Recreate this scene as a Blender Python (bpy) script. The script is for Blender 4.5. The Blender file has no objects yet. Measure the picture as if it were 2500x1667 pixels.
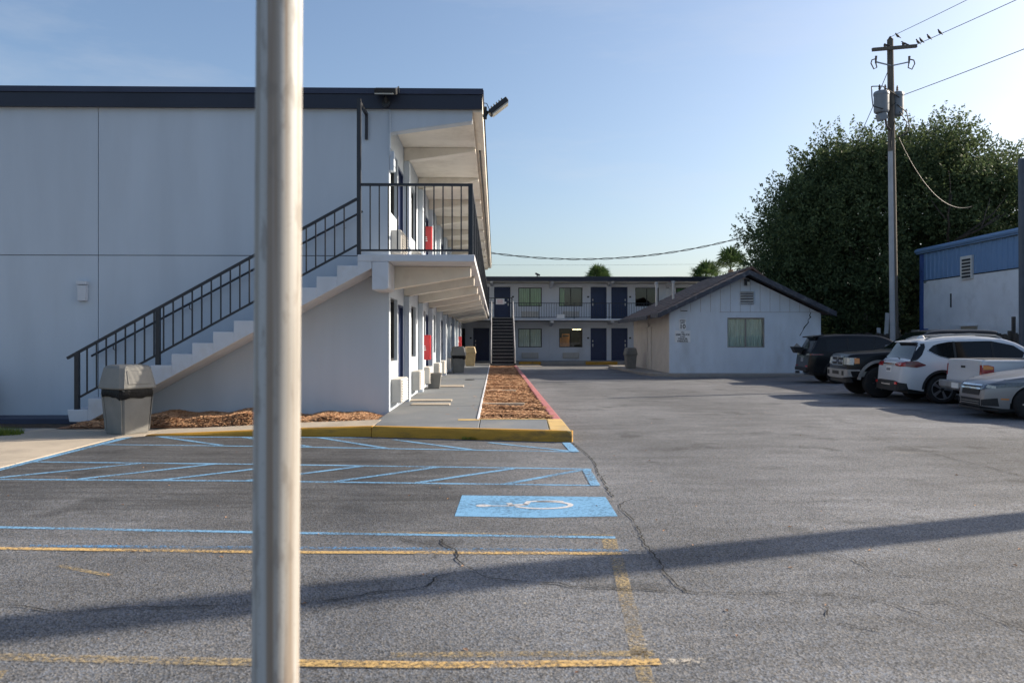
import bpy, bmesh, math, random
import numpy as np
from mathutils import Vector, Matrix

random.seed(7)
SC = bpy.context.scene
COL = SC.collection
PI = math.pi

# ------------------------------------------------------------------ camera
cam_d = bpy.data.cameras.new("camera")
cam_d.sensor_width = 36.0
cam_d.lens = 28.0
cam_d.clip_start = 0.05
cam_d.clip_end = 2000.0
cam_d.shift_y = -4.5 / 2500.0
cam_d.dof.use_dof = True
cam_d.dof.focus_distance = 17.0
cam_d.dof.aperture_fstop = 3.2
cam = bpy.data.objects.new("camera", cam_d)
cam.location = (0.0, 0.0, 1.5)
cam.rotation_euler = (math.radians(90.0), 0.0, math.radians(-1.208))
COL.objects.link(cam)
SC.camera = cam

# ------------------------------------------------------------------ sky and sun
SUN_ELEV = math.radians(26.5)
SUN_AZ = math.radians(18.5)          # angle from +X towards +Y
sun_dir = Vector((math.cos(SUN_ELEV) * math.cos(SUN_AZ), math.cos(SUN_ELEV) * math.sin(SUN_AZ), math.sin(SUN_ELEV)))
world = bpy.data.worlds.new("World")
SC.world = world
world.use_nodes = True
wn = world.node_tree.nodes
wl = world.node_tree.links
wn.clear()
w_out = wn.new("ShaderNodeOutputWorld")
w_bg = wn.new("ShaderNodeBackground")
w_sky = wn.new("ShaderNodeTexSky")
w_sky.sky_type = 'NISHITA'
w_sky.sun_disc = False
w_sky.sun_elevation = SUN_ELEV
w_sky.sun_rotation = math.radians(90.0) - SUN_AZ
w_sky.air_density = 1.0
w_sky.dust_density = 2.4
w_sky.ozone_density = 2.4
w_bg.inputs["Strength"].default_value = 0.108
# thin high cloud veils, the same over the whole sky
w_tc = wn.new("ShaderNodeTexCoord")
w_mp = wn.new("ShaderNodeMapping")
w_mp.inputs["Rotation"].default_value = (0.0, 0.25, 0.6)
w_mp.inputs["Scale"].default_value = (1.6, 3.2, 9.0)
w_no = wn.new("ShaderNodeTexNoise")
w_no.inputs["Scale"].default_value = 1.3
w_no.inputs["Detail"].default_value = 7
w_no.inputs["Roughness"].default_value = 0.62
w_mr = wn.new("ShaderNodeMapRange")
for _i, _v in zip((1, 2, 3, 4), (0.50, 0.80, 0.0, 0.24)):
    w_mr.inputs[_i].default_value = _v
w_mx = wn.new("ShaderNodeMix")
w_mx.data_type = 'RGBA'
w_mx.inputs[7].default_value = (4.3, 4.3, 4.4, 1.0)
wl.new(w_tc.outputs["Generated"], w_mp.inputs[0])
wl.new(w_mp.outputs[0], w_no.inputs["Vector"])
wl.new(w_no.outputs[0], w_mr.inputs[0])
wl.new(w_mr.outputs[0], w_mx.inputs[0])
wl.new(w_sky.outputs[0], w_mx.inputs[6])
wl.new(w_mx.outputs[2], w_bg.inputs[0])
wl.new(w_bg.outputs[0], w_out.inputs[0])

sun_d = bpy.data.lights.new("sun", 'SUN')
sun_d.energy = 4.95
sun_d.angle = math.radians(0.55)
sun_d.color = (1.0, 0.875, 0.71)
sun_o = bpy.data.objects.new("sun", sun_d)
sun_o.rotation_euler = sun_dir.to_track_quat('Z', 'Y').to_euler()
sun_o.location = (60, 20, 60)
COL.objects.link(sun_o)

SC.view_settings.view_transform = 'Standard'
SC.view_settings.look = 'None'
SC.view_settings.exposure = 0.8
SC.view_settings.gamma = 1.0
SC.view_settings.use_curve_mapping = False
SC.cycles.use_denoising = True

# ------------------------------------------------------------------ materials
MATS = {}

def _nt(name):
    m = bpy.data.materials.new(name)
    m.use_nodes = True
    nt = m.node_tree
    b = nt.nodes["Principled BSDF"]
    return m, nt, b

def mat(name, col, rough=0.7, metal=0.0, var=0.12, scale=4.0, bump=0.0, bscale=60.0, spec=0.4, fine=0.0, fscale=90.0, dirt=None, dirt_amt=0.0, dscale=1.5, stretch=None, coat=0.0, island=0.0, island_col=None):
    """principled surface with low-frequency colour drift, optional fine speckle, dirt and bump"""
    if name in MATS:
        return MATS[name]
    m, nt, b = _nt(name)
    N, L = nt.nodes, nt.links
    tc = N.new("ShaderNodeTexCoord")
    vec = tc.outputs["Object"]
    if stretch:
        mp = N.new("ShaderNodeMapping")
        mp.inputs["Scale"].default_value = stretch
        L.new(vec, mp.inputs[0])
        vec = mp.outputs[0]
    n1 = N.new("ShaderNodeTexNoise")
    n1.inputs["Scale"].default_value = scale
    n1.inputs["Detail"].default_value = 5
    L.new(vec, n1.inputs["Vector"])
    r1 = N.new("ShaderNodeMapRange")
    r1.inputs[1].default_value = 0.3
    r1.inputs[2].default_value = 0.7
    r1.inputs[3].default_value = 1.0 - var
    r1.inputs[4].default_value = 1.0 + var
    L.new(n1.outputs[0], r1.inputs[0])
    mul = N.new("ShaderNodeVectorMath")
    mul.operation = 'SCALE'
    mul.inputs[0].default_value = col[:3]
    L.new(r1.outputs[0], mul.inputs["Scale"])
    out = mul.outputs[0]
    if island > 0:
        g = N.new("ShaderNodeNewGeometry")
        mx = N.new("ShaderNodeMix")
        mx.data_type = 'RGBA'
        L.new(g.outputs["Random Per Island"], mx.inputs[0])
        L.new(out, mx.inputs[6])
        mx.inputs[7].default_value = (*(island_col or col)[:3], 1)
        out = mx.outputs[2]
    if fine > 0:
        n2 = N.new("ShaderNodeTexNoise")
        n2.inputs["Scale"].default_value = fscale
        n2.inputs["Detail"].default_value = 2
        L.new(tc.outputs["Object"], n2.inputs["Vector"])
        r2 = N.new("ShaderNodeMapRange")
        r2.inputs[1].default_value = 0.3
        r2.inputs[2].default_value = 0.7
        r2.inputs[3].default_value = 1.0 - fine
        r2.inputs[4].default_value = 1.0 + fine
        L.new(n2.outputs[0], r2.inputs[0])
        m2 = N.new("ShaderNodeVectorMath")
        m2.operation = 'SCALE'
        L.new(out, m2.inputs[0])
        L.new(r2.outputs[0], m2.inputs["Scale"])
        out = m2.outputs[0]
    if dirt is not None:
        n3 = N.new("ShaderNodeTexNoise")
        n3.inputs["Scale"].default_value = dscale
        n3.inputs["Detail"].default_value = 8
        n3.inputs["Roughness"].default_value = 0.65
        L.new(vec, n3.inputs["Vector"])
        r3 = N.new("ShaderNodeMapRange")
        r3.inputs[1].default_value = 0.52
        r3.inputs[2].default_value = 0.72
        r3.inputs[3].default_value = 0.0
        r3.inputs[4].default_value = dirt_amt
        L.new(n3.outputs[0], r3.inputs[0])
        mx = N.new("ShaderNodeMix")
        mx.data_type = 'RGBA'
        L.new(r3.outputs[0], mx.inputs[0])
        L.new(out, mx.inputs[6])
        mx.inputs[7].default_value = (*dirt[:3], 1)
        out = mx.outputs[2]
    L.new(out, b.inputs["Base Color"])
    b.inputs["Roughness"].default_value = rough
    b.inputs["Metallic"].default_value = metal
    b.inputs["Specular IOR Level"].default_value = spec
    if coat:
        b.inputs["Coat Weight"].default_value = coat
        b.inputs["Coat Roughness"].default_value = 0.04
    if bump > 0:
        nb = N.new("ShaderNodeTexNoise")
        nb.inputs["Scale"].default_value = bscale
        nb.inputs["Detail"].default_value = 4
        L.new(tc.outputs["Object"], nb.inputs["Vector"])
        bp = N.new("ShaderNodeBump")
        bp.inputs["Strength"].default_value = bump
        bp.inputs["Distance"].default_value = 0.02
        L.new(nb.outputs[0], bp.inputs["Height"])
        L.new(bp.outputs[0], b.inputs["Normal"])
    MATS[name] = m
    return m

def paint_mat(name, col, wear=0.5, wscale=30.0, rough=0.75, low=0.35):
    """road paint: colour that is worn through to the asphalt in flecks (transparent there)"""
    m, nt, b = _nt(name)
    N, L = nt.nodes, nt.links
    tc = N.new("ShaderNodeTexCoord")
    n1 = N.new("ShaderNodeTexNoise")
    n1.inputs["Scale"].default_value = wscale
    n1.inputs["Detail"].default_value = 6
    n1.inputs["Roughness"].default_value = 0.7
    L.new(tc.outputs["Object"], n1.inputs["Vector"])
    n2 = N.new("ShaderNodeTexNoise")
    n2.inputs["Scale"].default_value = 1.3
    n2.inputs["Detail"].default_value = 3
    L.new(tc.outputs["Object"], n2.inputs["Vector"])
    add = N.new("ShaderNodeMath")
    add.operation = 'MULTIPLY_ADD'
    L.new(n2.outputs[0], add.inputs[0])
    add.inputs[1].default_value = 0.5
    L.new(n1.outputs[0], add.inputs[2])
    r = N.new("ShaderNodeMapRange")
    r.inputs[1].default_value = 0.45 + wear * 0.5
    r.inputs[2].default_value = 0.45 + wear * 0.5 + 0.18
    r.inputs[3].default_value = 1.0
    r.inputs[4].default_value = low
    L.new(add.outputs[0], r.inputs[0])
    L.new(r.outputs[0], b.inputs["Alpha"])
    n3 = N.new("ShaderNodeTexNoise")
    n3.inputs["Scale"].default_value = 120
    L.new(tc.outputs["Object"], n3.inputs["Vector"])
    r2 = N.new("ShaderNodeMapRange")
    r2.inputs[1].default_value = 0.3
    r2.inputs[2].default_value = 0.7
    r2.inputs[3].default_value = 0.75
    r2.inputs[4].default_value = 1.15
    L.new(n3.outputs[0], r2.inputs[0])
    s = N.new("ShaderNodeVectorMath")
    s.operation = 'SCALE'
    s.inputs[0].default_value = col
    L.new(r2.outputs[0], s.inputs["Scale"])
    L.new(s.outputs[0], b.inputs["Base Color"])
    b.inputs["Roughness"].default_value = rough
    b.inputs["Specular IOR Level"].default_value = 0.25
    MATS[name] = m
    return m

def asphalt_mat():
    m, nt, b = _nt("asphalt")
    N, L = nt.nodes, nt.links
    tc = N.new("ShaderNodeTexCoord")
    def noise(scale, detail=4, rough=0.55, stretch=None):
        n = N.new("ShaderNodeTexNoise")
        n.inputs["Scale"].default_value = scale
        n.inputs["Detail"].default_value = detail
        n.inputs["Roughness"].default_value = rough
        if stretch:
            mp = N.new("ShaderNodeMapping")
            mp.inputs["Scale"].default_value = stretch
            L.new(tc.outputs["Object"], mp.inputs[0])
            L.new(mp.outputs[0], n.inputs["Vector"])
        else:
            L.new(tc.outputs["Object"], n.inputs["Vector"])
        return n.outputs[0]
    def rng(x, a, bb, c, d):
        r = N.new("ShaderNodeMapRange")
        for i, v in zip((1, 2, 3, 4), (a, bb, c, d)):
            r.inputs[i].default_value = v
        L.new(x, r.inputs[0])
        return r.outputs[0]
    def mulf(a, bb):
        r = N.new("ShaderNodeMath")
        r.operation = 'MULTIPLY'
        L.new(a, r.inputs[0])
        L.new(bb, r.inputs[1])
        return r.outputs[0]
    v = N.new("ShaderNodeTexVoronoi")
    v.inputs["Scale"].default_value = 105.0
    L.new(tc.outputs["Object"], v.inputs["Vector"])
    sep = N.new("ShaderNodeSeparateColor")
    L.new(v.outputs["Color"], sep.inputs[0])
    stones = rng(sep.outputs[0], 0.0, 1.0, 0.38, 1.70)
    big = rng(noise(0.35, 5, 0.6), 0.35, 0.65, 0.78, 1.14)
    mid = rng(noise(1.6, 5, 0.6, (0.6, 1.6, 1)), 0.33, 0.7, 0.78, 1.16)
    tyre = rng(noise(0.9, 4, 0.6, (0.25, 1.4, 1)), 0.5, 0.75, 1.0, 0.8)
    oil = rng(noise(1.15, 3, 0.5), 0.60, 0.69, 1.0, 0.62)
    spots = rng(noise(5.5, 2, 0.5), 0.70, 0.76, 1.0, 0.62)
    wear = rng(noise(0.16, 4, 0.6), 0.38, 0.62, 0.80, 1.14)
    f = mulf(mulf(mulf(stones, big), mulf(mid, tyre)), mulf(mulf(oil, spots), wear))
    # the accessible bays are a darker, resealed patch with its own edge
    sx = N.new("ShaderNodeSeparateXYZ")
    L.new(tc.outputs["Object"], sx.inputs[0])
    wob = noise(0.8, 5, 0.6)
    def edge(comp, lo, hi, sgn):
        a = N.new("ShaderNodeMath")
        a.operation = 'MULTIPLY_ADD'
        L.new(wob, a.inputs[0])
        a.inputs[1].default_value = 1.8 * sgn
        L.new(comp, a.inputs[2])
        return rng(a.outputs[0], lo, hi, 0.0, 1.0)
    seal = mulf(edge(sx.outputs[1], 6.6, 8.4, 1.0), edge(sx.outputs[0], 1.8, 0.0, 1.0))
    seal = mulf(seal, rng(sx.outputs[1], 13.5, 14.0, 1.0, 0.0))
    streak = rng(noise(3.0, 6, 0.7, (0.3, 3.0, 1)), 0.40, 0.80, 0.42, 0.92)
    mx = N.new("ShaderNodeMix")
    mx.data_type = 'FLOAT'
    L.new(seal, mx.inputs[0])
    mx.inputs[2].default_value = 1.0
    L.new(streak, mx.inputs[3])
    f = mulf(f, mx.outputs[0])
    s = N.new("ShaderNodeVectorMath")
    s.operation = 'SCALE'
    s.inputs[0].default_value = (0.139, 0.147, 0.155)
    L.new(f, s.inputs["Scale"])
    # slight warm / cool mottling of the stones
    mc = N.new("ShaderNodeMix")
    mc.data_type = 'RGBA'
    mc.blend_type = 'MULTIPLY'
    mc.inputs[0].default_value = 1.0
    cr = N.new("ShaderNodeValToRGB")
    cr.color_ramp.elements[0].color = (0.88, 0.95, 1.1, 1)
    cr.color_ramp.elements[1].color = (1.12, 1.0, 0.88, 1)
    L.new(sep.outputs[1], cr.inputs[0])
    L.new(s.outputs[0], mc.inputs[6])
    L.new(cr.outputs[0], mc.inputs[7])
    L.new(mc.outputs[2], b.inputs["Base Color"])
    b.inputs["Roughness"].default_value = 0.85
    b.inputs["Specular IOR Level"].default_value = 0.3
    bp = N.new("ShaderNodeBump")
    bp.inputs["Strength"].default_value = 0.55
    bp.inputs["Distance"].default_value = 0.006
    L.new(v.outputs["Distance"], bp.inputs["Height"])
    L.new(bp.outputs[0], b.inputs["Normal"])
    MATS["asphalt"] = m
    return m

def pole_mat():
    m, nt, b = _nt("lamp_pole")
    N, L = nt.nodes, nt.links
    tc = N.new("ShaderNodeTexCoord")
    def streak(sc, zs, a, bb, lo, hi, det=4):
        mp = N.new("ShaderNodeMapping")
        mp.inputs["Scale"].default_value = (1, 1, zs)
        L.new(tc.outputs["Object"], mp.inputs[0])
        n = N.new("ShaderNodeTexNoise")
        n.inputs["Scale"].default_value = sc
        n.inputs["Detail"].default_value = det
        L.new(mp.outputs[0], n.inputs["Vector"])
        r = N.new("ShaderNodeMapRange")
        for i, v in zip((1, 2, 3, 4), (a, bb, lo, hi)):
            r.inputs[i].default_value = v
        L.new(n.outputs[0], r.inputs[0])
        return r.outputs[0]
    def mixc(f, a, c):
        x = N.new("ShaderNodeMix")
        x.data_type = 'RGBA'
        L.new(f, x.inputs[0])
        if isinstance(a, tuple):
            x.inputs[6].default_value = (*a, 1)
        else:
            L.new(a, x.inputs[6])
        x.inputs[7].default_value = (*c, 1)
        return x.outputs[2]
    c = mixc(streak(38, 0.010, 0.42, 0.60, 0.0, 1.0), (0.45, 0.45, 0.44), (0.31, 0.285, 0.25))
    c = mixc(streak(60, 0.006, 0.53, 0.62, 0.0, 0.75), c, (0.24, 0.17, 0.115))
    c = mixc(streak(34, 0.30, 0.56, 0.66, 0.0, 0.5), c, (0.20, 0.175, 0.15))
    c = mixc(streak(140, 1.0, 0.60, 0.70, 0.0, 0.35), c, (0.22, 0.20, 0.18))
    L.new(c, b.inputs["Base Color"])
    b.inputs["Roughness"].default_value = 0.58
    b.inputs["Specular IOR Level"].default_value = 0.35
    MATS["lamp_pole"] = m
    return m

def glass_mat(name, tint=(0.8, 0.85, 0.85), base=0.08):
    m, nt, b = _nt(name)
    N, L = nt.nodes, nt.links
    N.remove(b)
    out = [n for n in N if n.type == 'OUTPUT_MATERIAL'][0]
    fr = N.new("ShaderNodeFresnel")
    fr.inputs[0].default_value = 1.5
    mad = N.new("ShaderNodeMath")
    mad.operation = 'MULTIPLY_ADD'
    mad.inputs[1].default_value = 0.9
    mad.inputs[2].default_value = base
    L.new(fr.outputs[0], mad.inputs[0])
    tr = N.new("ShaderNodeBsdfTransparent")
    tr.inputs[0].default_value = (*tint, 1)
    gl = N.new("ShaderNodeBsdfGlossy")
    gl.inputs["Roughness"].default_value = 0.02
    mix = N.new("ShaderNodeMixShader")
    L.new(mad.outputs[0], mix.inputs[0])
    L.new(tr.outputs[0], mix.inputs[1])
    L.new(gl.outputs[0], mix.inputs[2])
    L.new(mix.outputs[0], out.inputs[0])
    MATS[name] = m
    return m

def emit_mat(name, col, strength):
    m, nt, b = _nt(name)
    b.inputs["Emission Color"].default_value = (*col, 1)
    b.inputs["Emission Strength"].default_value = strength
    b.inputs["Base Color"].default_value = (*col, 1)
    MATS[name] = m
    return m

def leaf_mat(name, c1, c2, trans=0.3):
    m, nt, b = _nt(name)
    N, L = nt.nodes, nt.links
    out = [n for n in N if n.type == 'OUTPUT_MATERIAL'][0]
    g = N.new("ShaderNodeNewGeometry")
    mx = N.new("ShaderNodeMix")
    mx.data_type = 'RGBA'
    L.new(g.outputs["Random Per Island"], mx.inputs[0])
    mx.inputs[6].default_value = (*c1, 1)
    mx.inputs[7].default_value = (*c2, 1)
    L.new(mx.outputs[2], b.inputs["Base Color"])
    b.inputs["Roughness"].default_value = 0.65
    b.inputs["Specular IOR Level"].default_value = 0.2
    t = N.new("ShaderNodeBsdfTranslucent")
    L.new(mx.outputs[2], t.inputs[0])
    mix = N.new("ShaderNodeMixShader")
    mix.inputs[0].default_value = trans
    L.new(b.outputs[0], mix.inputs[1])
    L.new(t.outputs[0], mix.inputs[2])
    L.new(mix.outputs[0], out.inputs[0])
    MATS[name] = m
    return m

def car_paint(name, col, metal=0.0, rough=0.35, coat=1.0):
    m, nt, b = _nt(name)
    N, L = nt.nodes, nt.links
    tc = N.new("ShaderNodeTexCoord")
    n = N.new("ShaderNodeTexNoise")
    n.inputs["Scale"].default_value = 3.0
    n.inputs["Detail"].default_value = 6
    L.new(tc.outputs["Object"], n.inputs["Vector"])
    sx = N.new("ShaderNodeSeparateXYZ")
    L.new(tc.outputs["Object"], sx.inputs[0])
    # road dust along the sills
    r = N.new("ShaderNodeMapRange")
    r.inputs[1].default_value = 0.75
    r.inputs[2].default_value = 0.3
    r.inputs[3].default_value = 0.0
    r.inputs[4].default_value = 0.35 if max(col) > 0.1 else 0.06
    L.new(sx.outputs[2], r.inputs[0])
    mu = N.new("ShaderNodeMath")
    mu.operation = 'MULTIPLY'
    L.new(r.outputs[0], mu.inputs[0])
    L.new(n.outputs[0], mu.inputs[1])
    mx = N.new("ShaderNodeMix")
    mx.data_type = 'RGBA'
    L.new(mu.outputs[0], mx.inputs[0])
    mx.inputs[6].default_value = (*col, 1)
    mx.inputs[7].default_value = (0.22, 0.19, 0.15, 1)
    L.new(mx.outputs[2], b.inputs["Base Color"])
    b.inputs["Metallic"].default_value = metal
    b.inputs["Roughness"].default_value = rough
    if max(col) < 0.1:
        b.inputs["Specular IOR Level"].default_value = 0.22
    b.inputs["Coat Weight"].default_value = coat
    b.inputs["Coat Roughness"].default_value = 0.10
    MATS[name] = m
    return m

# ------------------------------------------------------------------ mesh builder
def root_world(o):
    v = Vector((0, 0, 0))
    while o is not None:
        v = v + Vector(o.location)
        o = o.parent
    return v

class MB:
    def __init__(self):
        self.v = []
        self.f = []
    def add(self, vs, fs):
        k = len(self.v)
        self.v.extend([tuple(p) for p in vs])
        self.f.extend([tuple(i + k for i in q) for q in fs])
        return self
    def box(self, x0, x1, y0, y1, z0, z1):
        return self.add([(x0, y0, z0), (x1, y0, z0), (x1, y1, z0), (x0, y1, z0), (x0, y0, z1), (x1, y0, z1), (x1, y1, z1), (x0, y1, z1)],
                        [(0, 3, 2, 1), (4, 5, 6, 7), (0, 1, 5, 4), (1, 2, 6, 5), (2, 3, 7, 6), (3, 0, 4, 7)])
    def obox(self, c, size, rot):
        a, b_, d = size[0] / 2, size[1] / 2, size[2] / 2
        pts = [Vector(p) for p in ((-a, -b_, -d), (a, -b_, -d), (a, b_, -d), (-a, b_, -d), (-a, -b_, d), (a, -b_, d), (a, b_, d), (-a, b_, d))]
        R = rot.to_3x3() if hasattr(rot, "to_3x3") else rot
        return self.add([Vector(c) + R @ p for p in pts], [(0, 3, 2, 1), (4, 5, 6, 7), (0, 1, 5, 4), (1, 2, 6, 5), (2, 3, 7, 6), (3, 0, 4, 7)])
    def bar(self, p0, p1, w, h_, up=(0, 0, 1)):
        p0, p1 = Vector(p0), Vector(p1)
        d = (p1 - p0)
        L_ = d.length
        d.normalize()
        u = Vector(up)
        s = d.cross(u)
        if s.length < 1e-4:
            s = d.cross(Vector((1, 0, 0)))
        s.normalize()
        u = s.cross(d)
        vs = []
        for e in (p0, p1):
            for (a, b_) in ((-1, -1), (1, -1), (1, 1), (-1, 1)):
                vs.append(e + s * (a * w / 2) + u * (b_ * h_ / 2))
        return self.add(vs, [(0, 1, 2, 3), (7, 6, 5, 4), (0, 4, 5, 1), (1, 5, 6, 2), (2, 6, 7, 3), (3, 7, 4, 0)])
    def tube(self, pts, r, n=8, caps=True):
        pts = [Vector(p) for p in pts]
        rs = r if isinstance(r, (list, tuple)) else [r] * len(pts)
        vs, fs = [], []
        prev = None
        for i, p in enumerate(pts):
            if i == 0:
                d = pts[1] - pts[0]
            elif i == len(pts) - 1:
                d = pts[-1] - pts[-2]
            else:
                d = pts[i + 1] - pts[i - 1]
            d.normalize()
            if prev is None:
                a = d.cross(Vector((0, 0, 1)))
                if a.length < 1e-3:
                    a = d.cross(Vector((1, 0, 0)))
            else:
                a = prev - d * prev.dot(d)
            a.normalize()
            prev = a
            b_ = d.cross(a)
            for k in range(n):
                t = 2 * PI * k / n
                vs.append(p + (a * math.cos(t) + b_ * math.sin(t)) * rs[i])
        for i in range(len(pts) - 1):
            for k in range(n):
                k2 = (k + 1) % n
                fs.append((i * n + k, i * n + k2, (i + 1) * n + k2, (i + 1) * n + k))
        if caps:
            fs.append(tuple(range(n - 1, -1, -1)))
            fs.append(tuple(range((len(pts) - 1) * n, len(pts) * n)))
        return self.add(vs, fs)
    def prism(self, poly, axis, a0, a1):
        """poly: 2D points; axis 'x' -> (y,z), 'y' -> (x,z), 'z' -> (x,y)"""
        n = len(poly)
        def P(p, a):
            if axis == 'x':
                return (a, p[0], p[1])
            if axis == 'y':
                return (p[0], a, p[1])
            return (p[0], p[1], a)
        vs = [P(p, a0) for p in poly] + [P(p, a1) for p in poly]
        fs = [tuple(range(n)), tuple(range(2 * n - 1, n - 1, -1))]
        for i in range(n):
            j = (i + 1) % n
            fs.append((i, j, n + j, n + i))
        return self.add(vs, fs)
    def lathe(self, prof, c=(0, 0, 0), n=24, axis='z'):
        """prof: (r, a) pairs"""
        vs, fs = [], []
        for (r, a) in prof:
            for k in range(n):
                t = 2 * PI * k / n
                p = (r * math.cos(t), r * math.sin(t), a)
                if axis == 'y':
                    p = (p[0], p[2], p[1])
                elif axis == 'x':
                    p = (p[2], p[0], p[1])
                vs.append((p[0] + c[0], p[1] + c[1], p[2] + c[2]))
        for i in range(len(prof) - 1):
            for k in range(n):
                k2 = (k + 1) % n
                fs.append((i * n + k, i * n + k2, (i + 1) * n + k2, (i + 1) * n + k))
        fs.append(tuple(range(n - 1, -1, -1)))
        fs.append(tuple(range((len(prof) - 1) * n, len(prof) * n)))
        return self.add(vs, fs)
    def build(self, name, m, parent=None, smooth=False, bevel=0.0, seg=1, local=False, recalc=True, angle=40):
        me = bpy.data.meshes.new(name)
        vs = self.v
        if parent is not None and not local:
            o_ = root_world(parent)
            vs = [(p[0] - o_[0], p[1] - o_[1], p[2] - o_[2]) for p in vs]
        me.from_pydata(vs, [], self.f)
        if recalc:
            bm = bmesh.new()
            bm.from_mesh(me)
            bmesh.ops.recalc_face_normals(bm, faces=bm.faces)
            bm.to_mesh(me)
            bm.free()
        me.materials.append(MATS[m] if isinstance(m, str) else m)
        if smooth:
            me.shade_smooth()
            me.set_sharp_from_angle(angle=math.radians(angle))
        o = bpy.data.objects.new(name, me)
        COL.objects.link(o)
        if parent is not None:
            o.parent = parent
        if bevel > 0:
            md = o.modifiers.new("bevel", 'BEVEL')
            md.width = bevel
            md.segments = seg
            md.limit_method = 'ANGLE'
            md.angle_limit = math.radians(50)
        return o

def empty(name, loc=(0, 0, 0), rz=0.0, scale=1.0):
    o = bpy.data.objects.new(name, None)
    o.empty_display_size = 0.2
    COL.objects.link(o)
    o.location = loc
    o.rotation_euler = (0, 0, rz)
    o.scale = (scale, scale, scale)
    return o

def tag(o, label=None, cat=None, group=None, kind=None):
    if label:
        o["label"] = label
    if cat:
        o["category"] = cat
    if group:
        o["group"] = group
    if kind:
        o["kind"] = kind
    return o

def copy_tree(o, parent=None):
    c = o.copy()
    COL.objects.link(c)
    c.parent = parent
    for ch in [k for k in o.children]:
        copy_tree(ch, c)
    return c

def children_link(o, name, mesh, m, parent, loc=(0, 0, 0)):
    c = bpy.data.objects.new(name, mesh)
    COL.objects.link(c)
    c.parent = parent
    c.location = loc
    return c

def text_mesh(body, size, name, m, parent, M, bold=0.0):
    """flat lettering as a mesh: text centred at the origin of M, in M's XY plane"""
    cu = bpy.data.curves.new("lettering", 'FONT')
    cu.body = body
    cu.size = size
    cu.align_x = 'CENTER'
    cu.align_y = 'CENTER'
    cu.extrude = 0.001
    cu.offset = bold
    cu.resolution_u = 3
    t = bpy.data.objects.new("lettering_tmp", cu)
    COL.objects.link(t)
    dg = bpy.context.evaluated_depsgraph_get()
    me = bpy.data.meshes.new_from_object(t.evaluated_get(dg))
    bpy.data.objects.remove(t)
    bpy.data.curves.remove(cu)
    me.transform(M)
    me.materials.clear()
    me.materials.append(MATS[m])
    me.name = name
    o = bpy.data.objects.new(name, me)
    COL.objects.link(o)
    o.parent = parent
    return o

def lerp(a, b_, t):
    return a + (b_ - a) * t
# ------------------------------------------------------------------ palette
asphalt_mat()
mat("wall_white", (0.49, 0.545, 0.605), 0.85, var=0.06, scale=1.6, bump=0.12, bscale=70, fine=0.05, fscale=120, dirt=(0.38, 0.395, 0.415), dirt_amt=0.12, dscale=1.5, stretch=(1, 1, 0.16))
mat("trim_white", (0.56, 0.58, 0.615), 0.75, var=0.06, scale=2.5, bump=0.0, bscale=70, dirt=(0.42, 0.37, 0.30), dirt_amt=0.35, dscale=2.0)
mat("soffit_cream", (0.74, 0.69, 0.60), 0.85, var=0.08, scale=1.4, bump=0.0, bscale=60, dirt=(0.40, 0.34, 0.26), dirt_amt=0.4, dscale=1.2)
mat("joint_dark", (0.10, 0.10, 0.10), 0.9)
mat("navy_metal", (0.018, 0.022, 0.038), 0.45, var=0.15, scale=1.0, spec=0.4)
mat("navy_trim", (0.030, 0.038, 0.070), 0.5, var=0.12, scale=1.5)
mat("rail_dark", (0.026, 0.028, 0.034), 0.45, var=0.15, scale=8)
mat("door_navy", (0.022, 0.036, 0.095), 0.4, var=0.1, scale=2)
mat("frame_dark", (0.03, 0.03, 0.032), 0.5)
mat("walk_blue", (0.155, 0.168, 0.180), 0.7, var=0.10, scale=1.1, fine=0.10, fscale=120, dirt=(0.25, 0.24, 0.22), dirt_amt=0.6, dscale=1.4, bump=0.2, bscale=90)
mat("concrete_tan", (0.40, 0.345, 0.275), 0.85, var=0.10, scale=1.3, fine=0.10, fscale=140, dirt=(0.22, 0.20, 0.17), dirt_amt=0.5, dscale=1.1, bump=0.3, bscale=110)
mat("concrete_grey", (0.30, 0.28, 0.255), 0.85, var=0.12, scale=1.3, fine=0.12, fscale=140, dirt=(0.14, 0.13, 0.12), dirt_amt=0.6, dscale=1.2, bump=0.3, bscale=110)
mat("kerb_yellow", (0.50, 0.26, 0.03), 0.7, var=0.15, scale=4, fine=0.12, fscale=120, dirt=(0.07, 0.06, 0.045), dirt_amt=0.85, dscale=2.6, bump=0.3, bscale=60, stretch=(0.5, 1, 2.0))
mat("kerb_yellow_top", (0.52, 0.36, 0.14), 0.75, var=0.15, scale=4, fine=0.14, fscale=120, dirt=(0.34, 0.28, 0.2), dirt_amt=0.7, dscale=3, bump=0.2)
mat("kerb_red", (0.38, 0.135, 0.14), 0.75, var=0.15, scale=3, fine=0.15, fscale=100, dirt=(0.35, 0.2, 0.17), dirt_amt=0.7, dscale=3, bump=0.2)
mat("soil", (0.055, 0.038, 0.025), 0.95, var=0.4, scale=14, bump=0.8, bscale=50)
mat("mulch_base", (0.25, 0.125, 0.065), 0.95, var=0.35, scale=30, bump=0.4, bscale=50, fine=0.4, fscale=160)
mat("mulch_straw", (0.22, 0.10, 0.048), 0.85, var=0.2, scale=6, island=1.0, island_col=(0.66, 0.40, 0.22))
mat("crack", (0.008, 0.008, 0.008), 0.95, var=0.4, scale=30)
paint_mat("paint_blue", (0.17, 0.35, 0.55), wear=0.48, wscale=38, low=0.25)
paint_mat("paint_blue_faint", (0.11, 0.28, 0.52), wear=0.30, wscale=42, low=0.0)
paint_mat("paint_blue_panel", (0.16, 0.35, 0.56), wear=0.55, wscale=22, low=0.50)
paint_mat("paint_white", (0.56, 0.55, 0.55), wear=0.58, wscale=30, low=0.5)
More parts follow.
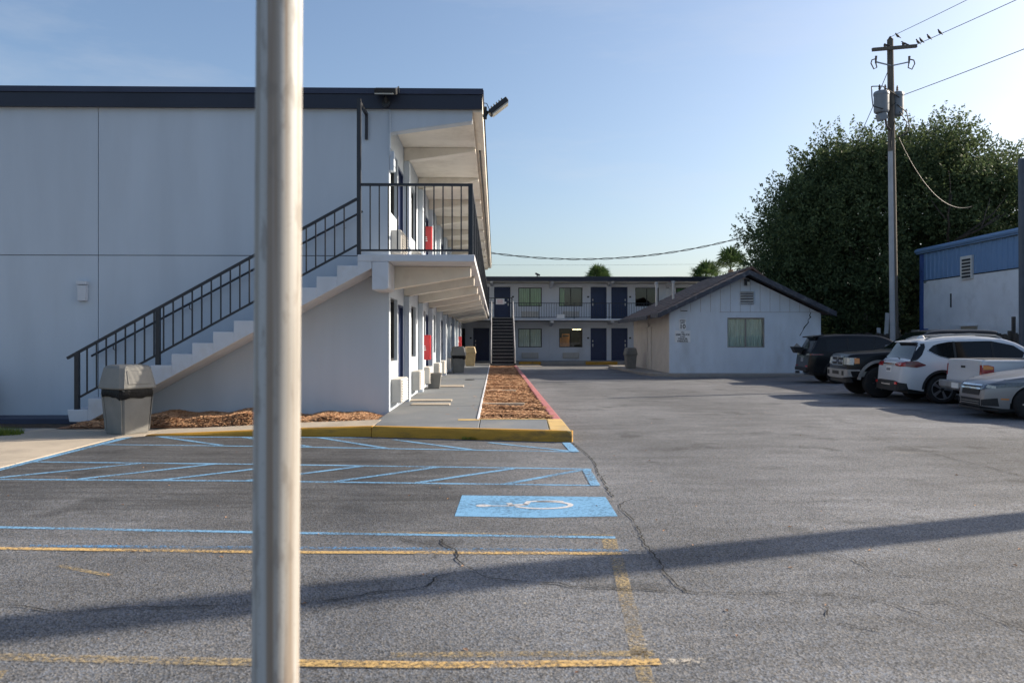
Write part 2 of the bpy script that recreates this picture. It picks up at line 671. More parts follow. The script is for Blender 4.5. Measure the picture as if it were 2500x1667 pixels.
paint_mat("paint_yellow", (0.58, 0.39, 0.16), wear=0.42, wscale=40, low=0.12)
paint_mat("paint_yellow_faint", (0.38, 0.295, 0.165), wear=0.30, wscale=45, low=0.08)
paint_mat("paint_white_faint", (0.55, 0.5, 0.42), wear=0.25, wscale=45, low=0.0)
glass_mat("window_glass", (0.96, 0.98, 0.97), 0.03)
glass_mat("window_glass_dark", (0.35, 0.4, 0.4), 0.04)
mat("curtain_green", (0.26, 0.46, 0.25), 0.9, var=0.2, scale=6, stretch=(4, 4, 0.3))
mat("curtain_pale", (0.76, 0.82, 0.74), 0.9, var=0.2, scale=6, stretch=(4, 4, 0.3))
mat("room_dark", (0.05, 0.05, 0.05), 0.9)
mat("wood_orange", (0.42, 0.19, 0.06), 0.5, var=0.3, scale=5, stretch=(6, 1, 0.6))
mat("ac_grey", (0.50, 0.48, 0.44), 0.6, var=0.06, dirt=(0.3, 0.27, 0.22), dirt_amt=0.4, dscale=3)
mat("ac_slat", (0.62, 0.60, 0.57), 0.55, var=0.05)
mat("red_box", (0.55, 0.028, 0.035), 0.4, var=0.08, scale=5, coat=0.3)
mat("white_print", (0.8, 0.8, 0.8), 0.6)
mat("black_print", (0.02, 0.02, 0.02), 0.6)
mat("red_print", (0.5, 0.06, 0.06), 0.6)
mat("sign_white", (0.74, 0.74, 0.73), 0.5, var=0.05, dirt=(0.5, 0.45, 0.4), dirt_amt=0.3)
mat("bin_taupe", (0.19, 0.187, 0.175), 0.55, var=0.10, scale=5, fine=0.06, dirt=(0.28, 0.25, 0.2), dirt_amt=0.4, dscale=4, bump=0.08, bscale=150)
mat("bin_lid", (0.185, 0.182, 0.170), 0.5, var=0.08, scale=5, bump=0.08, bscale=150, dirt=(0.3, 0.28, 0.24), dirt_amt=0.35, dscale=3)
mat("bin_tan", (0.38, 0.285, 0.155), 0.6, var=0.12, scale=5, bump=0.1, bscale=120)
mat("bag_black", (0.006, 0.006, 0.007), 0.5, spec=0.2, var=0.2, bump=0.6, bscale=25)
mat("lamp_black", (0.022, 0.023, 0.026), 0.45)
mat("lamp_lens", (0.45, 0.45, 0.42), 0.25)
mat("post_grey", (0.07, 0.08, 0.10), 0.5, var=0.15)
mat("steel_grey", (0.32, 0.33, 0.34), 0.45, metal=0.6, var=0.15)
mat("pipe_silver", (0.50, 0.50, 0.50), 0.4, metal=0.5, var=0.15)
mat("stair_black", (0.018, 0.019, 0.024), 0.6, var=0.3, scale=6)
mat("stair_nosing", (0.30, 0.29, 0.28), 0.6)
mat("house_wall", (0.60, 0.655, 0.71), 0.85, var=0.07, scale=2, bump=0.0, bscale=70, dirt=(0.33, 0.32, 0.29), dirt_amt=0.3, dscale=1.1, stretch=(1, 1, 0.4))
mat("house_warm", (0.55, 0.51, 0.46), 0.9, var=0.06, scale=2, bump=0.0, bscale=60)  # left wall's warm bounce light put into the colour; pipes share it
mat("shingle", (0.115, 0.082, 0.068), 0.9, var=0.25, scale=3, fine=0.3, fscale=40, bump=0.6, bscale=30, stretch=(0.5, 1, 3))
mat("rake_dark", (0.048, 0.052, 0.066), 0.6, var=0.2, scale=4, dirt=(0.35, 0.35, 0.35), dirt_amt=0.35, dscale=5)
mat("blue_panel", (0.15, 0.25, 0.41), 0.5, var=0.08, scale=1.5, dirt=(0.12, 0.2, 0.33), dirt_amt=0.5)
mat("blue_trim", (0.06, 0.11, 0.30), 0.5, var=0.1)
mat("block_white", (0.70, 0.70, 0.71), 0.9, var=0.06, scale=1.5, bump=0.0, bscale=70, dirt=(0.4, 0.38, 0.36), dirt_amt=0.4, dscale=0.9)
mat("pole_wood", (0.125, 0.108, 0.088), 0.9, var=0.3, scale=6, stretch=(5, 5, 0.25), bump=0.5, bscale=40)
mat("pole_guard", (0.36, 0.37, 0.38), 0.6, var=0.12, scale=2)
mat("transformer_grey", (0.20, 0.22, 0.24), 0.5, var=0.08, dirt=(0.2, 0.16, 0.12), dirt_amt=0.3)
mat("insulator", (0.10, 0.07, 0.055), 0.3)
mat("wire_black", (0.012, 0.012, 0.012), 0.6)
mat("wire_grey", (0.11, 0.115, 0.12), 0.5)
mat("fence_wood", (0.075, 0.062, 0.052), 0.9, var=0.3, scale=5, stretch=(6, 6, 0.4), bump=0.4)
mat("bark", (0.06, 0.048, 0.038), 0.95, var=0.35, scale=8, bump=0.8, bscale=25)
leaf_mat("oak_leaf", (0.034, 0.058, 0.026), (0.135, 0.175, 0.075), 0.38)
leaf_mat("palm_leaf", (0.030, 0.070, 0.022), (0.10, 0.15, 0.05), 0.25)
leaf_mat("grass_blade", (0.07, 0.12, 0.02), (0.22, 0.26, 0.05), 0.3)
leaf_mat("shrub_leaf", (0.03, 0.05, 0.015), (0.14, 0.15, 0.04), 0.3)
mat("palm_trunk", (0.13, 0.10, 0.075), 0.9, var=0.3, scale=5, bump=0.6)
mat("bird", (0.045, 0.042, 0.045), 0.7, var=0.3, scale=20)
mat("bird_beak", (0.25, 0.20, 0.12), 0.5)
pole_mat()
mat("tyre", (0.014, 0.014, 0.015), 0.85, bump=0.3, bscale=60)
mat("rim_dark", (0.02, 0.02, 0.022), 0.4, metal=0.5)
mat("rim_graphite", (0.07, 0.07, 0.075), 0.4, metal=0.5)
mat("rim_silver", (0.50, 0.50, 0.52), 0.3, metal=0.8)
mat("car_plastic", (0.017, 0.018, 0.02), 0.6)
mat("car_glass", (0.006, 0.008, 0.010), 0.05, spec=0.35, var=0.0)
mat("lens_smoke", (0.07, 0.08, 0.10), 0.10, coat=0.7, var=0.3, scale=25)
mat("chrome", (0.62, 0.62, 0.62), 0.12, metal=1.0, var=0.02)
mat("trim_silver", (0.30, 0.295, 0.285), 0.40, metal=0.3, var=0.06)
mat("lens_red", (0.30, 0.010, 0.012), 0.15, coat=0.6, var=0.15, scale=30)
mat("lens_dark_red", (0.11, 0.006, 0.010), 0.12, coat=0.6, var=0.25, scale=30)
mat("lens_amber", (0.60, 0.20, 0.02), 0.15, coat=0.6, var=0.1)
mat("lens_clear", (0.50, 0.50, 0.44), 0.12, coat=0.8, var=0.25, scale=25)
mat("reflector_red", (0.65, 0.02, 0.02), 0.2, coat=0.6)
car_paint("paint_car_white", (0.54, 0.565, 0.60), 0.0, 0.4, 0.5)
car_paint("paint_car_black", (0.005, 0.006, 0.008), 0.0, 0.35, 0.22)
car_paint("paint_car_silver", (0.23, 0.232, 0.245), 0.35, 0.42, 0.5)
car_paint("paint_truck_white", (0.52, 0.53, 0.545), 0.0, 0.45, 0.4)
emit_mat("lamp_glow", (1.0, 0.78, 0.42), 9.0)
mat("rear_wall_white", (0.64, 0.67, 0.72), 0.85, var=0.05, scale=1.2, bump=0.0, bscale=100, dirt=(0.40, 0.38, 0.34), dirt_amt=0.25, dscale=0.7, stretch=(1, 1, 0.5))
mat("board_white", (0.46, 0.46, 0.45), 0.7, dirt=(0.4, 0.38, 0.35), dirt_amt=0.5)
# ------------------------------------------------------------------ ground
g = MB()
n_ = 300.0
g.add([(-n_, -n_, 0), (n_, -n_, 0), (n_, n_, 0), (-n_, n_, 0)], [(0, 1, 2, 3)])
lot = tag(g.build("parking_lot", "asphalt", recalc=False), "grey cracked asphalt parking lot", kind="structure")

def ribbon(points, w, z, jag=0.0, taper=False, wob=0.0, rs=None, sub=0.0):
    """flat strip along a polyline on the ground; returns MB"""
    rs = rs or random.Random(3)
    pts = [Vector((p[0], p[1])) for p in points]
    if sub > 0:
        q = [pts[0]]
        for a, b_ in zip(pts[:-1], pts[1:]):
            k = max(1, int((b_ - a).length / sub))
            nrm = Vector((-(b_ - a).y, (b_ - a).x))
            if nrm.length > 0:
                nrm.normalize()
            for i in range(1, k + 1):
                p = a.lerp(b_, i / k)
                if i < k:
                    p = p + nrm * rs.uniform(-wob, wob)
                q.append(p)
        pts = q
    vs, fs = [], []
    n = len(pts)
    for i, p in enumerate(pts):
        d = (pts[min(i + 1, n - 1)] - pts[max(i - 1, 0)])
        d.normalize()
        nn = Vector((-d.y, d.x))
        ww = w * (1 + rs.uniform(-jag, jag))
        if taper:
            t = i / (n - 1)
            ww *= 0.25 + 1.1 * math.sin(PI * min(1, max(0, t)))
        vs.append((p.x + nn.x * ww / 2, p.y + nn.y * ww / 2, z))
        vs.append((p.x - nn.x * ww / 2, p.y - nn.y * ww / 2, z))
    for i in range(n - 1):
        fs.append((2 * i, 2 * i + 1, 2 * i + 3, 2 * i + 2))
    m = MB()
    m.add(vs, fs)
    return m

def line(name, pts, w, m, z=0.003, jag=0.06):
    return ribbon(pts, w, z, jag=jag, sub=0.25, wob=0.004, rs=random.Random(len(pts) * 13 + int(abs(pts[0][0]) * 100))).build(name, m, lot, recalc=False)

# blue lines of the accessible bays
line("painted_line", [(-5.25, 12.44), (-3.759, 12.33), (-1.9, 12.22)], 0.07, "paint_blue")
line("painted_line", [(-5.589, 11.511), (-3.444, 11.29), (1.10, 10.622)], 0.075, "paint_blue")
line("painted_line", [(-5.70, 9.9), (-2.945, 9.656), (1.115, 9.206)], 0.075, "paint_blue")
line("painted_line", [(-5.75, 8.69), (-2.595, 8.509), (1.062, 8.17)], 0.07, "paint_blue")
for a, b_ in (((-5.163, 12.40), (-3.889, 11.387)), ((-3.9, 12.33), (-2.6, 11.22)), ((-2.696, 12.25), (-1.522, 11.038)), ((-1.524, 11.97), (-0.288, 10.82)), ((-0.095, 11.60), (1.0, 10.68))):
    line("painted_line", [a, b_], 0.085, "paint_blue", z=0.005)
for a, b_ in (((-5.38, 8.768), (-4.295, 9.748)), ((-4.477, 8.648), (-3.384, 9.666)), ((-3.559, 8.578), (-2.484, 9.57)), ((-2.647, 8.51), (-1.573, 9.472)), ((-1.694, 8.441), (-0.661, 9.392)), ((-0.823, 8.351), (0.209, 9.255)), ((0.08, 8.237), (0.99, 9.13))):
    line("painted_line", [a, b_], 0.085, "paint_blue", z=0.005)
line("painted_line", [(1.03, 11.55), (1.06, 10.60)], 0.12, "paint_blue", z=0.007)
line("painted_line", [(1.05, 9.17), (1.03, 8.15)], 0.10, "paint_blue", z=0.007)
line("painted_line", [(-5.75, 6.0), (-5.705, 9.41), (-5.62, 12.40)], 0.12, "paint_blue", z=0.007)
line("painted_line", [(-5.6, 6.58), (-3.959, 6.452), (-1.905, 6.246), (0.91, 6.019)], 0.065, "paint_blue")
line("painted_line", [(-3.4, 5.87), (-2.551, 5.829), (0.95, 5.652)], 0.06, "paint_blue_faint")
tag(line("painted_line", [(-1.3, 6.24), (0.90, 6.085)], 0.045, "paint_yellow_faint", z=0.005))
line("painted_line", [(-5.0, 5.91), (-3.555, 5.794), (-1.72, 5.66), (0.885, 5.56)], 0.065, "paint_yellow", z=0.005)
line("painted_line", [(0.885, 5.56), (1.06, 5.548)], 0.055, "paint_white_faint", z=0.005)
line("painted_line", [(0.856, 5.984), (0.83, 5.67)], 0.11, "paint_yellow_faint")
line("painted_line", [(0.835, 5.46), (0.711, 4.042), (0.68, 3.72)], 0.085, "paint_yellow_faint")
line("painted_line", [(0.674, 3.64), (0.62, 3.0)], 0.075, "paint_yellow_faint")
line("painted_line", [(-3.6, 3.90), (-2.339, 3.813), (-1.136, 3.725), (-0.205, 3.668)], 0.085, "paint_yellow_faint", z=0.005)
line("painted_line", [(-1.1, 3.72), (-0.205, 3.668), (0.767, 3.685)], 0.075, "paint_yellow", z=0.007)
line("painted_line", [(0.767, 3.685), (0.975, 3.69)], 0.07, "paint_white_faint", z=0.007)
line("painted_line", [(-0.5, 3.80), (0.76, 3.795)], 0.07, "paint_yellow_faint", z=0.003)
line("painted_line", [(-3.0, 3.35), (-2.2, 3.62)], 0.11, "paint_yellow_faint", z=0.003)
line("painted_line", [(-2.9, 5.35), (-2.45, 5.12)], 0.05, "paint_yellow_faint", z=0.003)
line("painted_line", [(0.655, 3.92), (0.79, 3.93)], 0.07, "paint_white_faint", z=0.005)
line("painted_line", [(0.12, 4.52), (0.40, 4.58)], 0.02, "paint_white_faint", z=0.003)
for a, b_ in (((10.0, 30.5), (9.6, 28.6)), ((10.3, 28.3), (11.6, 28.15)), ((6.6, 14.1), (6.9, 14.12)), ((5.2, 10.5), (5.7, 10.45))):
    line("painted_line", [a, b_], 0.09, "paint_white_faint")
line("painted_line", [(-1.9, 12.26), (-0.4, 11.93), (1.08, 11.575)], 0.05, "paint_blue_faint", z=0.003)
# painted panel with the access symbol
pm = MB()
pm.add([(-0.345, 6.774, 0.003), (0.35, 6.70, 0.003), (1.04, 6.745, 0.003), (1.051, 7.573, 0.003), (-0.32, 7.682, 0.003)], [(0, 1, 2, 3, 4)])
panel = pm.build("painted_panel", "paint_blue_panel", lot, recalc=False)
def flat_poly(pts, z):
    m_ = MB()
    m_.add([(p[0], p[1], z) for p in pts], [tuple(range(len(pts)))])
    return m_
sym = MB()
def ell(cx, cy, rx, ry, n=20):
    return [(cx + rx * math.cos(2 * PI * i / n), cy + ry * math.sin(2 * PI * i / n), 0.006) for i in range(n)]
sym.add(ell(-0.104, 7.186, 0.072, 0.052), [tuple(range(20))])
def band(pts, w):
    r_ = ribbon(pts, w, 0.006)
    sym.add(r_.v, r_.f)
band([(-0.035, 7.178), (0.13, 7.172)], 0.03)
band([(0.13, 7.172), (0.165, 7.205), (0.24, 7.215), (0.285, 7.24)], 0.062)
band([(0.275, 7.215), (0.31, 7.36), (0.42, 7.372)], 0.055)
band([(0.125, 7.30), (0.15, 7.18)], 0.05)
arc = []
for i in range(25):
    t = math.radians(200 + i * (460 - 200) / 24)
    arc.append((0.43 + 0.255 * math.cos(t), 7.205 + 0.155 * math.sin(t)))
band(arc, 0.05)
band([(0.42, 7.372), (0.55, 7.378), (0.63, 7.355)], 0.05)
sym.build("access_symbol", "paint_white", panel, recalc=False)

# cracks in the asphalt
CR = [[(1.124, 11.5), (1.19, 10.574), (1.215, 9.743), (1.153, 8.859), (1.147, 8.319), (1.115, 7.841), (1.133, 7.579)],
      [(1.279, 7.435), (1.13, 7.218), (1.109, 7.032), (1.128, 6.82), (1.142, 6.557), (1.128, 6.199), (1.092, 5.829), (1.104, 5.566), (1.104, 5.326), (1.091, 5.05), (1.106, 4.868), (1.133, 4.716)],
      [(-0.402, 5.988), (-0.379, 5.835), (-0.288, 5.688), (-0.25, 5.397), (-0.15, 5.191), (-0.046, 5.0), (0.079, 4.954), (0.198, 4.916), (0.389, 4.884), (0.457, 4.813), (0.675, 4.782), (0.929, 4.736), (1.133, 4.716)],
      [(-3.1, 4.55), (-2.787, 4.541), (-2.642, 4.527), (-2.488, 4.457), (-2.353, 4.418), (-2.199, 4.451), (-2.032, 4.505), (-1.795, 4.491), (-1.559, 4.51), (-1.392, 4.565), (-1.115, 4.53), (-0.997, 4.572), (-0.842, 4.645), (-0.694, 4.738), (-0.553, 4.761), (-0.414, 4.832), (-0.366, 5.043), (-0.249, 5.135)],
      [(1.279, 7.435), (1.6, 7.27), (1.834, 7.225), (2.291, 7.154), (2.808, 7.259), (3.349, 7.383), (3.609, 7.377), (3.78, 7.138), (4.05, 6.998)],
      [(5.771, 12.3), (5.769, 11.082), (5.75, 9.86), (5.804, 9.375), (5.784, 8.591)],
      [(1.133, 4.716), (1.188, 4.681), (1.494, 4.665), (1.644, 4.681), (1.896, 4.634), (2.069, 4.63), (2.208, 4.534), (2.273, 4.384), (2.331, 4.258), (2.4, 4.164)],
      [(1.624, 4.624), (1.72, 4.499), (1.847, 4.466), (1.845, 4.379), (1.8, 4.283)],
      [(2.356, 5.608), (2.425, 5.426), (2.447, 5.215), (2.437, 5.096), (2.545, 5.018), (2.772, 4.903), (2.887, 4.802), (3.063, 4.774), (3.146, 4.672), (3.6, 4.5)],
      [(2.434, 4.484), (2.562, 4.496), (2.625, 4.334), (2.672, 4.224), (2.731, 4.056), (2.9, 3.7)],
      [(1.814, 4.163), (1.892, 4.111), (1.977, 4.059)],
      [(1.3, 9.9), (2.6, 9.75), (4.1, 9.2)], [(-0.75, 6.05), (-0.6, 5.9), (-0.45, 5.86)]]
CW = [0.011, 0.008, 0.010, 0.008, 0.006, 0.009, 0.008, 0.007, 0.007, 0.008, 0.008, 0.005, 0.006]
for i, (pts, w) in enumerate(zip(CR, CW)):
    ribbon(pts, w, 0.009, jag=0.7, sub=0.05, wob=0.012, rs=random.Random(40 + i)).build("crack", "crack", lot, recalc=False)

# kerbed apron and walkway in front of the motel block
KA, KB, KC, KD = (1.12, 11.62), (-1.9, 12.32), (-3.1, 12.45), (-5.45, 12.52)     # kerb foot line
ZW = 0.16
apron = tag(empty("walkway", (-1.0, 12.8, 0)), "blue grey painted concrete walkway along the motel rooms", kind="structure")
def slab(name, poly, z0, z1, m, parent, bev=0.008):
    return MB().prism(poly, 'z', z0, z1).build(name, m, parent, bevel=bev)
slab("slab", [(-1.87, 12.44), (-0.255, 12.065), (-0.255, 13.35), (-1.95, 13.35)], -0.05, ZW, "walk_blue", apron)
slab("slab", [(-0.245, 12.063), (0.80, 11.82), (0.86, 13.35), (-0.245, 13.35)], -0.05, ZW, "walk_blue", apron)
ys = [13.36, 16.1, 19.0, 21.9, 24.8, 27.7, 30.6, 33.5, 36.4, 39.3, 42.2, 45.2, 47.55]
for a, b_ in zip(ys[:-1], ys[1:]):
    slab("slab", [(-1.975, a), (-0.31, a), (-0.31, b_ - 0.012), (-1.975, b_ - 0.012)], -0.05, ZW - random.uniform(0, 0.006), "walk_blue", apron)
# unpainted door pads across the walkway
for (x0, x1, y0, y1) in ((-1.72, -0.93, 16.25, 16.62), (-1.88, -0.95, 17.32, 17.72), (-1.62, -0.90, 22.5, 23.2)):
    MB().box(x0, x1, y0, y1, ZW - 0.02, ZW + 0.022).build("door_pad", "concrete_tan", apron, bevel=0.006)
# thin pale edging between walkway and mulch, and a yellow tab at its end
MB().box(-0.308, -0.275, 13.36, 41.3, 0.0, ZW + 0.012).build("edging", "trim_white", apron)
MB().box(-0.62, -0.262, 13.20, 13.42, ZW - 0.05, ZW + 0.006).build("painted_tab", "kerb_yellow_top", apron)
MB().box(-0.262, 0.86, 13.35, 13.43, 0.0, ZW + 0.008).build("edging", "kerb_yellow_top", apron)
# concrete strips across the mulch
for y_, x1 in ((16.75, 0.62), (21.1, 0.55)):
    MB().box(-0.27, x1, y_ - 0.06, y_ + 0.06, 0.0, ZW + 0.01).build("edging", "concrete_tan", apron, bevel=0.01)

kerb = tag(empty("kerb", (0, 12, 0)), "yellow painted concrete kerb at the foot of the walkway", kind="structure")
def kerb_piece(name, p, q, zp, zq, w, m, mt):
    """block kerb from p to q (foot line) of width w inwards (+y side)"""
    d = Vector((q[0] - p[0], q[1] - p[1]))
    L_ = d.length
    d.normalize()
    nn = Vector((d.y, -d.x))
    if nn.y < 0:
        nn = -nn
    rs_ = random.Random(int(L_ * 100))
    k = max(1, int(L_ / 0.22))
    vs, fs = [], []
    for i in range(k + 1):
        t = i / k
        x, y = lerp(p[0], q[0], t), lerp(p[1], q[1], t)
        z = lerp(zp, zq, t)
        j = rs_.uniform(-0.006, 0.006)
        for (off, zz) in ((0.0 + j, -0.05), (0.0 + j, z * 0.5), (0.012, z - 0.018 + rs_.uniform(-0.006, 0.004)), (0.035, z + 0.002), (w, z + 0.003), (w, -0.05)):
            vs.append((x + nn.x * off, y + nn.y * off, max(zz, -0.05)))
    for i in range(k):
        for c in range(5):
            a = i * 6 + c
            fs.append((a, a + 1, a + 7, a + 6))
    fs.append(tuple(range(6)))
    fs.append(tuple(range(k * 6 + 5, k * 6 - 1, -1)))
    b_ = MB().add(vs, fs).build(name, m, kerb, smooth=True, angle=30)
    return b_
kerb_piece("kerb_stone", KA, KB, ZW, ZW, 0.13, "kerb_yellow", None)
kerb_piece("kerb_stone", (KB[0] - 0.012, KB[1] + 0.003), KC, ZW, 0.115, 0.13, "kerb_yellow", None)
kerb_piece("kerb_stone", (KC[0] - 0.01, KC[1]), KD, 0.115, 0.012, 0.13, "kerb_yellow", None)
# pale yellow strip on the apron's right flank and the red kerb beyond it
MB().prism([(0.81, 11.83), (1.118, 11.62), (1.12, 13.42), (0.865, 13.42)], 'z', -0.05, ZW + 0.004).build("kerb_top", "kerb_yellow_top", kerb, bevel=0.015, seg=2)
yk = [13.43, 16.3, 19.2, 22.2, 25.2, 28.2, 31.2, 34.2, 37.2, 41.2]
for a, b_ in zip(yk[:-1], yk[1:]):
    MB().box(0.97, 1.12, a, b_ - 0.012, -0.05, ZW).build("kerb_stone", "kerb_red", kerb, bevel=0.02, seg=2)
tag(kerb.children[-1])

# tan pavement left of the walkway, ramping down to the lot
pave = tag(empty("pavement", (-4, 13, 0)), "tan concrete pavement ramping down beside the stairs", kind="structure")
def ramp(p):   # height of the ramped strip
    return max(0.012, min(0.16, 0.16 * (p + 5.5) / 3.6 if p < -1.9 else 0.16))
vs, fs = [], []
xs = [-1.905, -2.5, -3.1, -3.7, -4.3, -4.9, -5.45]
for i, x in enumerate(xs):
    yf = lerp(KB[1], KC[1], (x - KB[0]) / (KC[0] - KB[0])) if x > KC[0] else lerp(KC[1], KD[1], (x - KC[0]) / (KD[0] - KC[0]))
    z = ramp(x) - 0.002
    yb_ = 13.35 if x > -3 else 13.45
    vs += [(x, yf + 0.12, z), (x, yb_, z + 0.012), (x, yb_, -0.05), (x, yf + 0.12, -0.05)]
for i in range(len(xs) - 1):
    for c in range(4):
        a, b_ = i * 4 + c, i * 4 + (c + 1) % 4
        fs.append((a, b_, b_ + 4, a + 4))
fs += [(0, 1, 2, 3), (27, 26, 25, 24)]
MB().add(vs, fs).build("slab", "concrete_tan", pave)
slab("slab", [(-5.46, 12.5), (-5.46, 13.45), (-7.6, 13.55), (-7.6, 12.2), (-5.76, 12.2)], -0.05, 0.014, "concrete_tan", pave, 0.004)
slab("slab", [(-5.83, 7.2), (-5.77, 9.7), (-14, 9.8), (-14, 7.2)], -0.05, 0.012, "concrete_tan", pave, 0.004)
slab("slab", [(-5.77, 9.712), (-5.765, 12.19), (-14, 12.19), (-14, 9.812)], -0.05, 0.012, "concrete_tan", pave, 0.004)
slab("slab", [(-7.612, 12.2), (-7.612, 13.56), (-14, 13.58), (-14, 12.2)], -0.05, 0.012, "concrete_grey", pave, 0.004)
slab("slab", [(-7.35, 14.2), (-14, 14.2), (-14, 14.88), (-7.35, 14.88)], -0.05, 0.11, "navy_trim", pave, 0.01)

# soil and mulch beds: a lumpy sheet with straw strewn over it
def bed(name, x0, x1, y0, y1, hfun, m, nx, ny, label):
    vs, fs = [], []
    rs_ = random.Random(9)
    for j in range(ny + 1):
        for i in range(nx + 1):
            x, y = lerp(x0, x1, i / nx), lerp(y0, y1, j / ny)
            vs.append((x, y, hfun(x, y) + rs_.uniform(-0.005, 0.005)))
    for j in range(ny):
        for i in range(nx):
            a = j * (nx + 1) + i
            fs.append((a, a + 1, a + nx + 2, a + nx + 1))
    return tag(MB().add(vs, fs).build(name, m, smooth=True, angle=80, recalc=False), label, kind="stuff")
def h_strip(x, y):
    return 0.115 + 0.03 * math.sin(3.1 * x + 1.7 * y) * math.sin(2.3 * y) + 0.02 * math.sin(7 * y + x * 5)
def h_left(x, y):
    e = min(1, max(0, (y - 13.35) / 0.35)) * min(1, max(0, (x + 7.3) / 0.6))
    return 0.03 + e * (0.09 + 0.06 * math.exp(-((x + 4.6) / 1.2) ** 2) + 0.03 * math.sin(4 * x) + 0.02 * math.sin(9 * x + 2 * y))
bed("mulch_bed", -0.28, 0.975, 13.44, 41.2, h_strip, "mulch_base", 12, 240, "brown pine straw mulch strip between walkway and red kerb")
bed("mulch_bed", -7.3, -1.97, 13.36, 14.9, h_left, "mulch_base", 60, 18, "brown pine straw mulch under the concrete stairs")
bed("soil_strip", -14, -7.3, 13.57, 14.22, lambda x, y: 0.02, "soil", 40, 4, "dark bare soil strip at the foot of the gable wall")

def straw(name, area, count, hfun, label, lmin, lmax, seed, m="mulch_straw", dens=None):
    rs_ = np.random.RandomState(seed)
    x = rs_.uniform(area[0], area[1], count)
    t = rs_.uniform(0, 1, count)
    if dens:
        t = t ** dens
    y = area[2] + (area[3] - area[2]) * t
    L_ = rs_.uniform(lmin, lmax, count)
    w = rs_.uniform(0.003, 0.008, count)
    an = rs_.uniform(0, PI, count)
    tilt = rs_.uniform(-0.25, 0.25, count)
    hz = np.array([hfun(a, b_) for a, b_ in zip(x, y)]) + rs_.uniform(0.004, 0.018, count)
    dx, dy, dz = np.cos(an) * np.cos(tilt) * L_ / 2, np.sin(an) * np.cos(tilt) * L_ / 2, np.sin(tilt) * L_ / 2
    nx, ny = -np.sin(an) * w, np.cos(an) * w
    V = np.empty((count, 4, 3))
    V[:, 0] = np.stack([x - dx - nx, y - dy - ny, hz - dz], 1)
    V[:, 1] = np.stack([x + dx - nx, y + dy - ny, hz + dz], 1)
    V[:, 2] = np.stack([x + dx + nx, y + dy + ny, hz + dz + w * 0.6], 1)
    V[:, 3] = np.stack([x - dx + nx, y - dy + ny, hz - dz + w * 0.6], 1)
    F = np.arange(count * 4).reshape(-1, 4)
    me = bpy.data.meshes.new(name)
    me.from_pydata(V.reshape(-1, 3).tolist(), [], F.tolist())
    me.materials.append(MATS[m])
    o = bpy.data.objects.new(name, me)
    COL.objects.link(o)
    return tag(o, label, kind="stuff")
straw("pine_straw", (-0.27, 0.99, 13.46, 41.0), 42000, h_strip, "loose pine straw scattered over the mulch strip by the red kerb", 0.04, 0.13, 1, dens=1.8)
straw("pine_straw", (-7.1, -1.99, 13.40, 14.88), 32000, h_left, "loose pine straw heaped beside the gable wall under the stairs", 0.04, 0.12, 2)
straw("pine_straw", (-0.9, 1.2, 13.5, 24.0), 60, lambda x, y: ZW, "stray pine needles blown onto the walkway", 0.04, 0.1, 3)

# leaf litter and grit on the asphalt
_rs = random.Random(17)
_lv, _lf = [], []
for _ in range(170):
    _x, _y = _rs.uniform(-5, 7), 3.2 + 14 * _rs.random() ** 1.5
    if _y > 11.4 and _x < 1.3:
        continue
    _a, _s = _rs.uniform(0, PI), _rs.uniform(0.006, 0.022)
    _k = len(_lv)
    for (_u, _w, _h) in ((-1, 0, 0.004), (0, -0.5, 0.012), (1, 0, 0.006), (0, 0.5, 0.010)):
        _lv.append((_x + _s * (_u * math.cos(_a) - _w * math.sin(_a)), _y + _s * (_u * math.sin(_a) + _w * math.cos(_a)), _h))
    _lf.append((_k, _k + 1, _k + 2, _k + 3))
tag(MB().add(_lv, _lf).build("leaf_litter", "mulch_straw", recalc=False), "scattered dry leaf bits on the asphalt", kind="stuff")

# grass and weeds
def grass(name, pts, label, seed, hmin=0.05, hmax=0.14):
    rs_ = np.random.RandomState(seed)
    vs, fs = [], []
    for (cx, cy, rx, ry, n) in pts:
        for _ in range(n):
            a, r_ = rs_.uniform(0, 2 * PI), math.sqrt(rs_.uniform(0, 1))
            x, y = cx + rx * r_ * math.cos(a), cy + ry * r_ * math.sin(a)
            h_ = rs_.uniform(hmin, hmax)
            an = rs_.uniform(0, PI)
            lx, ly = rs_.uniform(-0.05, 0.05), rs_.uniform(-0.05, 0.05)
            w = 0.006
            k = len(vs)
            vs += [(x - w * math.cos(an), y - w * math.sin(an), 0.01), (x + w * math.cos(an), y + w * math.sin(an), 0.01), (x + lx, y + ly, h_)]
            fs.append((k, k + 1, k + 2))
    return tag(MB().add(vs, fs).build(name, "grass_blade", recalc=False), label, kind="stuff")
grass("grass", [(-8.6, 12.75, 1.15, 0.3, 2600), (-7.9, 12.6, 0.5, 0.12, 500)], "green grass patch at the edge of the left pavement", 5)
grass("weed", [(-0.32, 11.96, 0.09, 0.03, 90), (-0.45, 11.93, 0.05, 0.02, 40)], "small green weed growing at the foot of the yellow kerb", 6, 0.02, 0.07)
# ------------------------------------------------------------------ motel block with stairs on the left
XA, YA, YB = -1.98, 14.90, 47.4       # facade plane, gable plane, far end
XE = -0.36                            # balcony edge
Z1, Z2, ZR0, ZR1 = 0.16, 2.99, 5.78, 6.15
A = tag(empty("motel_building", (XA, YA, 0)), "two storey white motel block with navy roof band and outside stairs", "building")

